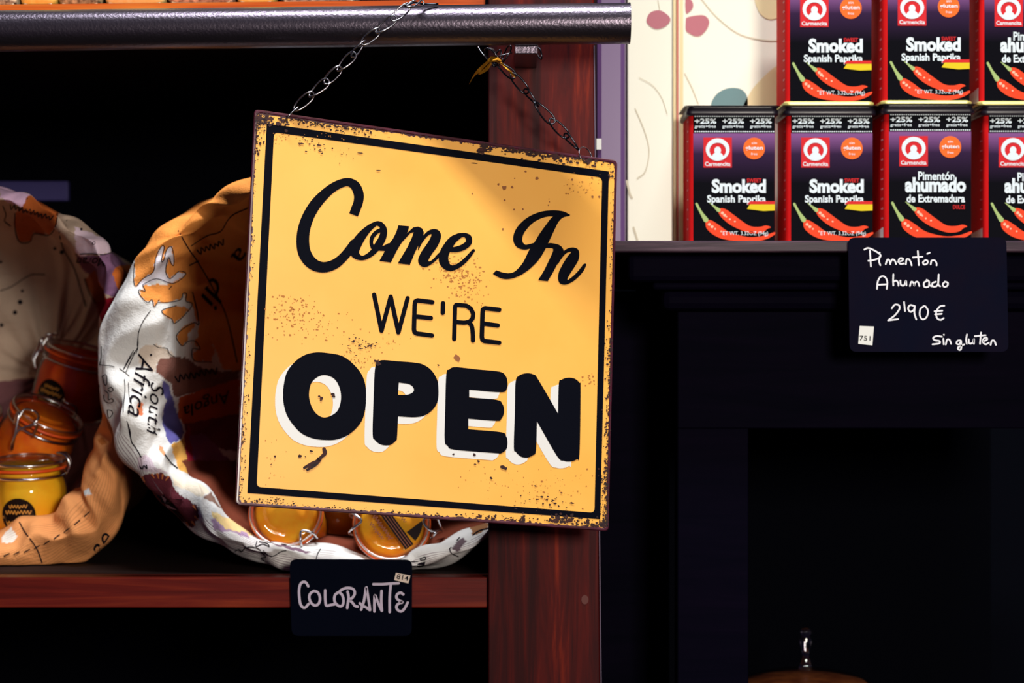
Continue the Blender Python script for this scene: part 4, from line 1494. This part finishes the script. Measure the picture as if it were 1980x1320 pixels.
for pts in ([(905, 590), (900, 700), (915, 740), (960, 690), (1030, 640), (1050, 540), (1085, 470), (1102, 480), (1082, 570), (1100, 560), (1120, 490), (1150, 475), (1167, 550), (1163, 600), (1150, 590), (1130, 545), (1110, 640), (1140, 690), (1200, 640), (1245, 660), (1160, 722), (1050, 690), (960, 730)],
            [(960, 735), (975, 775), (935, 765), (940, 800), (990, 850), (1020, 830), (1035, 880), (1060, 850), (1120, 850), (1210, 830), (1225, 790), (1250, 790), (1245, 840), (1290, 860), (1240, 930), (1170, 990), (1150, 960), (1100, 930), (1090, 900), (1180, 870)],
            [(1290, 780), (1310, 860), (1325, 930), (1330, 1000), (1300, 985), (1220, 1030), (1180, 1080), (1220, 1140), (1260, 1110), (1310, 1110), (1340, 1165), (1290, 1160), (1300, 1240), (1420, 1250)],
            [(1010, 905), (960, 980), (930, 1060), (925, 1150), (890, 1200), (830, 1300)]):
    ink(a5, pts, 1.5, 4)
ink(a5, [(1200, 370), (1260, 480), (1320, 570), (1420, 740), (1520, 950), (1590, 1250)], 2.2, 6)
ink(a5, [(1280, 470), (1390, 400), (1480, 370), (1550, 270), (1660, 215)], 1.6, 6)
ink(a5, [(1150, 740), (1060, 840)], 1.6)
ink(a5, [(1270, 600), (1330, 570)], 2.4)
# dashes and letters in the shade
f.scrawl(380, 470, 435, 484, rot=-0.35)
f.text('di', 385, 548, 440, 588, rot=-1.15 + math.pi, bold=0.0, shear=0.3)
f.text('a', 448, 482, 474, 504, rot=2.3, bold=0.0)
f.text('Angola', 352, 762, 448, 792, rot=math.pi - 0.35, bold=0.0, shear=0.3)
f.scrawl(338, 716, 420, 732, rot=-0.2)
f.text('Africa', 212, 728, 334, 762, rot=1.76, bold=0.0, shear=0.35)
f.text('South', 250, 776, 350, 802, rot=1.66, bold=0.0, shear=0.35)
f.disc(292, 686, 2.4, 8)
for s in ([(470, 220), (360, 430)], [(490, 240), (380, 480)], [(530, 0), (515, 150), (520, 190), (500, 260)], [(80, 390), (180, 400), (250, 415)], [(310, 435), (420, 520)], [(365, 560), (370, 700), (350, 940)], [(410, 600), (420, 760), (440, 840)], [(390, 1040), (430, 1150), (440, 1260)], [(700, 150), (760, 190), (850, 200), (880, 260), (940, 300)],
          [(110, 520), (160, 510), (165, 610), (140, 620), (110, 520)], [(180, 665), (215, 650), (240, 680), (210, 700), (180, 680)], [(125, 740), (140, 800), (190, 830), (240, 810), (220, 780), (185, 790), (180, 720), (140, 690)], [(170, 910), (220, 920), (230, 960), (190, 1005), (175, 960), (170, 910)], [(100, 180), (100, 300), (80, 390)], [(30, 600), (70, 620), (70, 670), (30, 690)], [(40, 780), (70, 800), (50, 910)]):
    ink(a6, s, 1.4, 5)
for s in ([(180, 180), (230, 250), (270, 320)], [(140, 0), (160, 100), (180, 180)], [(340, 30), (420, 105)], [(260, 410), (285, 440), (300, 405), (330, 435), (325, 400)], [(500, 300), (560, 380), (620, 430)]):
    ink(a7, s, 2.2, 5)
for s in ([(100, 580), (140, 565), (170, 590), (220, 545), (340, 555), (420, 610), (460, 660), (410, 665), (440, 700)], [(350, 475), (340, 540), (420, 510), (500, 540), (470, 500), (380, 480)], [(430, 590), (500, 640), (560, 640), (640, 590), (700, 580)], [(1110, 570), (1080, 620), (1060, 680)], [(480, 485), (700, 520)]):
    ink(a8, s, 1.8, 5)
for s in ([(1070, 680), (1130, 660), (1130, 690), (1080, 695), (1070, 680)], [(960, 720), (1040, 715)], [(1420, 560), (1440, 610), (1520, 650)], [(1700, 400), (1770, 350), (1880, 320)], [(1430, 555), (1540, 430)]):
    ink(a9, s, 2.0, 5)
f.poly(outline(a9([(1030, 750), (1080, 725), (1130, 715), (1110, 760), (1050, 775)])))
f.build('map_lettering', m1, M_mapink, bag1)['label'] = 'black map lettering and coastlines'
# compass rose
fw, fk, fo = Flat(), Flat(), Flat()
cx_, cy_ = a7([(505, 765)])[0]
tips = [(355, 500), (575, 560), (690, 740), (640, 840), (740, 1000), (470, 690), (400, 715), (810, 870)]
for i, t in enumerate(tips):
    x, y = a7([t])[0]
    d = np.array((x - cx_, y - cy_))
    n_v = np.array((-d[1], d[0])) / np.hypot(*d) * 6
    mid = np.array((cx_, cy_)) + d * 0.3
    fw.poly([(cx_, cy_), tuple(mid + n_v), (x, y)])
    fk.poly([(cx_, cy_), (x, y), tuple(mid - n_v)])
for a, b in (((380, 490), (400, 520)), ((430, 485), (440, 525)), ((480, 490), (475, 530)), ((530, 515), (510, 545)), ((290, 520), (310, 560)), ((780, 800), (810, 840)), ((800, 900), (830, 930)), ((770, 950), (800, 985)), ((720, 960), (740, 990)), ((270, 545), (300, 590))):
    (x1, y1), (x2, y2) = a7([a])[0], a7([b])[0]
    fo.stroke([(x1, y1, 4), (x2, y2, 2)])
mm1 = on_bvh(bvh1, 0.0006)
cr_ = tag(fo.build('compass_rose', mm1, mat('map_orange_ink', S(200, 110, 60), 0.85), bag1), kind='stuff')
fw.build('star_points', mm1, mat('map_pale_ink', S(214, 200, 216), 0.85), cr_)
fk.build('star_points', on_bvh(bvh1, 0.0008), M_mapink, cr_)

# ---- bag 2
pairs2 = [((238, 560), (195, 640)), ((243, 526), (198, 585)), ((227, 495), (190, 540)), ((202, 461), (172, 500)), ((150, 429), (135, 462)), ((110, 409), (96, 436)), ((58, 380), (50, 404)), ((0, 364), (0, 384)), ((-90, 356), (-90, 380)), ((-200, 385), (-190, 410)), ((-320, 460), (-300, 480)), ((-400, 580), (-370, 590)), ((-430, 740), (-390, 740)), ((-400, 900), (-360, 880)), ((-330, 1020), (-300, 980)), ((-220, 1090), (-200, 1040)), ((-120, 1112), (-110, 1050)), ((0, 1116), (0, 1033)), ((76, 1114), (50, 1006)), ((151, 1093), (95, 1000)), ((212, 1055), (122, 970)), ((242, 999), (146, 948)), ((256, 930), (160, 910)), ((246, 876), (186, 862)), ((228, 820), (200, 815)), ((222, 700), (196, 740))]
rings2 = [(0, 0.02, 0.50, 0), (0, 0.4, 0.49, 0), (0, 0.82, 0.43, 0), (0, 0.93, 0.32, -0.012), (0, 1, 0.205, -0.002), (0.16, 1, 0.182, 0), (0.42, 1, 0.170, 0), (0.75, 1, 0.174, 0), (1, 1, 0.20, 0),
          (1, 0.955, 0.25, 0), (1, 0.88, 0.32, 0), (1, 0.72, 0.40, 0), (1, 0.40, 0.45, 0), (1, 0.02, 0.46, 0)]
paint2 = [
    ([(-500, 800), (300, 800), (300, 1200), (-500, 1200)], S(224, 150, 92)),
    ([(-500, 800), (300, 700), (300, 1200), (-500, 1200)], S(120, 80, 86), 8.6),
    (a5([(0, 60), (200, 120), (150, 215), (0, 150)]), S(226, 190, 224)),
    (a5([(185, 130), (400, 210), (380, 320), (330, 395), (230, 385), (200, 440), (130, 440), (100, 350), (100, 250), (150, 210)]), S(182, 94, 42)),
    (a5([(500, 340), (760, 440), (745, 510), (690, 530), (620, 520), (540, 540), (510, 520)]), S(230, 208, 226)),
    (a5([(510, 540), (700, 530), (760, 510), (900, 640), (800, 780), (780, 810), (700, 790), (650, 690), (560, 640)]), S(142, 104, 142)),
    (a5([(570, 690), (640, 630), (660, 700), (720, 830), (640, 850), (600, 780)]), S(160, 86, 50)),
    (a5([(750, 650), (800, 600), (900, 600), (880, 700), (800, 780)]), S(216, 116, 50)),
    (a5([(640, 850), (790, 800), (870, 800), (800, 1010), (700, 1010), (680, 980)]), S(150, 16, 40)),
    ([(0, 1040), (22, 1018), (34, 1036), (24, 1048), (6, 1050)], S(236, 226, 214), 5),
    ([(188, 850), (200, 846), (206, 856), (196, 862)], S(190, 110, 50), 5),
    ([(160, 948), (172, 944), (176, 956), (166, 958)], S(210, 216, 220), 5),
]
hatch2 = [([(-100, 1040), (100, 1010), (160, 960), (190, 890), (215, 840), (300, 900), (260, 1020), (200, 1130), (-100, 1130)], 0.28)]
folds2 = [(-0.9, 0.06, 7.5, 1.0, 0.0, -0.006, 0.1), (-1.2, 0.05, 7.8, 0.9, 0.002, 0.008, 0.1), (-1.55, 0.08, 7.0, 1.5, 0.0, -0.007, 0), (-0.6, 0.07, 7.6, 1.2, 0, 0.006, 0), (1.0, 0.1, 10, 2, -0.006, -0.01, 0), (0.6, 0.1, 10, 2, 0.006, 0.008, 0)]
bag2, fab2, bvh2 = bag('fabric_bag', 'map-print fabric bag at the left edge, its orange lip below the yellow jar', pairs2, (-70, 735), rings2, folds2, S(190, 168, 150), paint2, hatch2, NU=640, NV=20)
f = Flat()
for pts in ([(185, 150), (150, 215)], [(100, 250), (100, 350), (130, 440), (200, 440), (230, 385), (330, 395), (380, 320), (385, 230)], [(510, 525), (620, 520), (690, 530), (745, 515)], [(400, 380), (450, 300)], [(400, 400), (430, 500), (500, 620), (540, 750), (590, 910)], [(0, 770), (80, 740), (200, 665), (300, 660)], [(570, 690), (600, 780), (640, 850)], [(20, 200), (40, 260), (30, 300), (70, 335)]):
    ink(a5, pts, 1.8, 4)
for x, y, r in ((370, 485, 3.2), (415, 510, 4), (150, 770, 3), (135, 845, 5), (100, 915, 4.4), (5, 575, 3), (10, 1000, 4), (545, 360, 2.6), (630, 450, 3)):
    q = a5([(x, y)])[0]
    f.disc(q[0], q[1], r, 8)
f.text('Moran', 148, 497, 208, 514, rot=math.pi + 0.02, bold=0.0, shear=0.3)
f.scrawl(18, 404, 104, 416, rot=0.28)
f.stroke([(-40, 1085, 2), (10, 1075, 2)])
for k in range(9):
    t = k / 9
    x, y = 8 + 175 * t, 1074 - 80 * t * t - 14 * t
    f.stroke([(x, y, 2.2), (x + 10, y - 4 - 6 * t, 2.2)])
f.stroke([(38, 1010, 2.2), (50, 1030, 2.2), (72, 1062, 2.6), (84, 1095, 2.6)])
f.text('ae', 176, 1040, 222, 1066, rot=-0.95, bold=0.0, shear=0.3)
f.build('map_lettering', on_bvh(bvh2), M_mapink, bag2)['label'] = 'black map lettering and coastlines'

# ------------------------------------------------------------------ clip-top jars
# local frame: z up the jar, lid top at z=0, base at z=-0.052; radius 0.025
def jar(label, pos, axis, roll, m_powder, scale=1.0, jl=None, group='clip-top jars of powdered colouring in the bags'):
    e = empty('clip_top_jar', (0, 0, 0), label, 'jar', group)
    n_seg = 40

    def part(name, prof, m, parent=e, n=n_seg):
        bm = bmesh.new()
        lathe(bm, prof, n)
        return bmobj(name, bm, m, parent, True)
    part('glass_body', [(0.0, -0.0515), (0.022, -0.052), (0.0262, -0.048), (0.0268, -0.040), (0.0268, -0.022), (0.0255, -0.0165), (0.0232, -0.0135), (0.0236, -0.0115), (0.0256, -0.0105), (0.0256, -0.0085), (0.0228, -0.0082)], M_glass)
    ld = part('glass_lid', [(0.0228, -0.0066), (0.0256, -0.0064), (0.0258, -0.0046), (0.0240, -0.0028), (0.0205, -0.0016), (0.0185, -0.0012), (0.0172, -0.0026), (0.0155, -0.0028), (0.0148, -0.0016), (0.0100, -0.0012), (0.0, -0.0010)], M_glass)
    part('lid_rim', [(0.0242, -0.0034), (0.0250, -0.0026), (0.0256, -0.0036), (0.0250, -0.0046)], glassrim, ld)
    part('gasket', [(0.0232, -0.0083), (0.0262, -0.0083), (0.0264, -0.0068), (0.0232, -0.0066)], M_gasket)
    tag(part('powder', [(0.0, -0.050), (0.021, -0.050), (0.0250, -0.047), (0.0254, -0.040), (0.0254, -0.023), (0.0240, -0.017), (0.0216, -0.0135), (0.0216, -0.0080), (0.0190, -0.0060), (0.0, -0.0056)], m_powder), kind='stuff')
    # wire bail
    bm = bmesh.new()
    r = 0.0009
    ring = [(0.0252 * math.cos(a), 0.0252 * math.sin(a), -0.0125) for a in np.linspace(0, 2 * math.pi, 30, False)]
    tube_bm(bm, ring, r, True, 6)
    lp = cr([(0.0262, -0.006, -0.0125), (0.0285, -0.0062, -0.006), (0.0255, -0.005, 0.0002), (0.020, 0, 0.0012), (0.0255, 0.005, 0.0002), (0.0285, 0.0062, -0.006), (0.0262, 0.006, -0.0125)], 5)
    tube_bm(bm, [tuple(p) for p in lp], r, False, 6)
    bmobj('wire_hinge', bm, M_wire, e, True)
    bm = bmesh.new()
    lp = cr([(-0.0262, -0.008, -0.0125), (-0.0282, -0.0085, -0.0040), (-0.0300, -0.006, -0.0035), (-0.0330, 0.0, -0.011), (-0.0345, 0.0, -0.020), (-0.0300, 0.0, -0.027), (-0.0330, 0.0, -0.020), (-0.0300, 0.006, -0.0035), (-0.0282, 0.0085, -0.0040), (-0.0262, 0.008, -0.0125)], 5)
    tube_bm(bm, [tuple(p) for p in lp], r, False, 6)
    lp = cr([(-0.0300, -0.0050, -0.006), (-0.0262, -0.0060, 0.0004), (-0.0220, -0.002, 0.0014), (-0.0220, 0.002, 0.0014), (-0.0262, 0.0060, 0.0004), (-0.0300, 0.0050, -0.006)], 5)
    tube_bm(bm, [tuple(p) for p in lp], r, False, 6)
    bmobj('wire_clasp', bm, M_wire, e, True)
    if jl:
        f = Flat()
        kind, ang = jl
        if kind == 'side':
            R0 = 0.0270

            def mp(u, v, off=0.0):
                a = ang + u / R0
                return Vector(((R0 + off) * math.cos(a), (R0 + off) * math.sin(a), v))
            n = 26
            f.V += [(0, -0.036)] + [(0.0115 * math.cos(2 * math.pi * k / n), -0.036 + 0.0115 * math.sin(2 * math.pi * k / n)) for k in range(n)]
            f.F += [(0, 1 + k, 1 + (k + 1) % n) for k in range(n)]
            lb_ = f.build('paper_label', lambda u, v: mp(u, v), M_jlabel, e)
            f = Flat()
            f.scrawl(-0.006, -0.0435, 0.006, -0.0405)
            f.scrawl(-0.0085, -0.0398, 0.0085, -0.0365)
            f.rect(-0.0113, -0.0352, 0.0113, -0.0349)
            f.rect(-0.0112, -0.0342, 0.0112, -0.0339)
            f.scrawl(-0.008, -0.0325, 0.008, -0.0295)
            f.build('label_print', lambda u, v: mp(u, -0.0720 - v, 0.0002), M_jgold, lb_)
        else:
            ca, sa = math.cos(ang), math.sin(ang)

            def mp(u, v, off=0.0):
                return Vector((u * ca - v * sa, u * sa + v * ca, 0.0004 + off))
            f.rect(-0.0215, -0.003, 0.0215, 0.0035)
            f.poly([(0.021 * math.cos(a), 0.021 * math.sin(a)) for a in np.linspace(-1.0, -0.25, 8)] + [(0.012, -0.004)])
            lb_ = f.build('paper_label', lambda u, v: mp(u, -v), M_jlabel, ld)
            f = Flat()
            for k in range(3):
                f.rect(-0.021, -0.0018 + 0.0018 * k, 0.021, -0.0013 + 0.0018 * k)
            f.scrawl(-0.010, 0.0055, 0.010, 0.0090)
            f.scrawl(-0.007, 0.0105, 0.007, 0.0135)
            f.scrawl(-0.008, -0.0085, 0.006, -0.0055)
            f.build('label_print', lambda u, v: mp(u, -v, 0.0002), M_jprint, ld)
    z = Vector(axis).normalized()
    x = Vector((1, 0, 0))
    x = (x - z * x.dot(z)).normalized()
    y = z.cross(x)
    Rm = Matrix((x, y, z)).transposed() @ Matrix.Rotation(roll, 3, 'Z')
    e.matrix_basis = Matrix.Translation(pos) @ Rm.to_4x4() @ Matrix.Scale(scale, 4)
    return e


glassrim = glass('rim_glass', (1, 1, 1, 1), 0.6, 0.25)
M_jprint = mat('jar_print_brown', S(120, 50, 10), 0.6)
jar('orange jar lying lid-out at the left of the bag, its plain lid under the sign', P(551, 985, 0.154), (0.0, -1, 0.42), -0.9, M_powder_o, 1.0)
jar('orange jar lying lid-out beside the post, dark label band across its lid', P(757, 1008, 0.152), (0.04, -1, 0.40), math.pi + 0.0, M_powder_o, 1.04, ('lid', 2.2))
jar('orange jar standing between the two lid-out jars', P(652, 918, 0.240), (0.08, -0.12, 1), 0.3, M_powder_o, 1.0)
jar('red jar at the bag\'s right end, wire clasp beside the post', P(884, 914, 0.250), (-0.05, -0.10, 1), 0.4, M_powder_r, 1.0)
jar('red jar tipped at the bag\'s left end, half behind the sign\'s lower left corner', P(438, 915, 0.252), (-0.5, -0.35, 0.8), 2.4, M_powder_r, 1.0)
jar('yellow jar standing upright at the left picture edge with a round brown label', P(52, 880, 0.235), (0, -0.10, 1), 0.15, M_powder_y, 1.10, ('side', -1.72))
jar('amber jar tilted behind the yellow jar, clasp towards the viewer', P(98, 790, 0.29), (0.45, -0.25, 0.85), -1.9 + math.pi, M_powder_a, 1.12)
jar('red jar with brown label tilted at the back, beside the white bag lip', P(163, 668, 0.368), (0.28, -0.12, 0.95), -0.2, M_powder_r, 1.15, ('side', -1.75))
jar('amber jar cut by the left picture edge, behind the yellow jar', P(-62, 770, 0.30), (0.35, -0.3, 0.85), -0.8, M_powder_o, 1.1)

# ------------------------------------------------------------------ pouches on the top shelf
M_clear = mat('pouch_plastic', S(240, 226, 190), 0.25, coat=0.4)
pouches = [(-60, 34, S(236, 228, 196), S(60, 40, 30), 'white pouch with black print at the left end of the top shelf'),
           (36, 108, S(244, 216, 110), S(240, 190, 80), 'plain yellow pouch nearest the left end of the top shelf'),
           (110, 196, S(214, 196, 150), S(40, 24, 18), 'pouch of dark seeds on the top shelf, left of the large yellow one'),
           (200, 318, S(246, 220, 150), S(240, 200, 110), 'wide pale yellow pouch in the middle of the top shelf'),
           (322, 452, S(226, 190, 160), S(80, 40, 40), 'pinkish pouch of mixed spice on the top shelf'),
           (456, 532, S(250, 216, 120), S(246, 196, 90), 'small yellow pouch right of the mixed spice pouch'),
           (540, 690, S(206, 196, 180), S(70, 60, 60), 'grey pouch at the right end of the top shelf')]
for i, (a, b, c_a, c_b, lb) in enumerate(pouches):
    y = 0.124
    def top_at(px): return P(px, 18 + (px + 900) * (-19) / 1838, 0.111).z
    x0, x1 = P(a, 0, y).x, P(b, 0, y).x
    z0 = min(top_at(a), top_at(b)) + 0.0006
    z0 = max(top_at(a), top_at(b)) + 0.0002
    e = empty('spice_pouch', ((x0 + x1) / 2, y + 0.02, z0), lb, 'pouch', 'spice pouches on the top shelf')
    bm = box_bm((x0, y, z0), (x1, y + 0.03, z0 + 0.13), 0.006, 4)
    mt = mat('pouch_contents', c_a, 0.6, vary=(220, c_b))
    bmobj('filled_body', bm, mt, e, True)
    box('seal', (x0 + 0.002, y + 0.012, z0 + 0.128), (x1 - 0.002, y + 0.016, z0 + 0.15), M_clear, e, 0.0)
    box('base_fold', (x0 + 0.003, y + 0.0015, z0), (x1 - 0.003, y + 0.006, z0 + 0.0035), M_clear, e, 0.0008)

bc = pbox('back_card', -60, 350, 131, 388, 0.585, 0.5945, mat('dim_blue_card', S(62, 54, 120), 0.6), None, 0.001)
tag(bc, 'dim blue card on the dark back panel, above the left fabric bag', 'card')
# small white hang tag on the purple carton
f = Flat()
f.rect(1153, 268, 1163, 289)
f.build('shelf_tag', lambda x, y: P(x, y, 0.1745), M_sticker, pur)
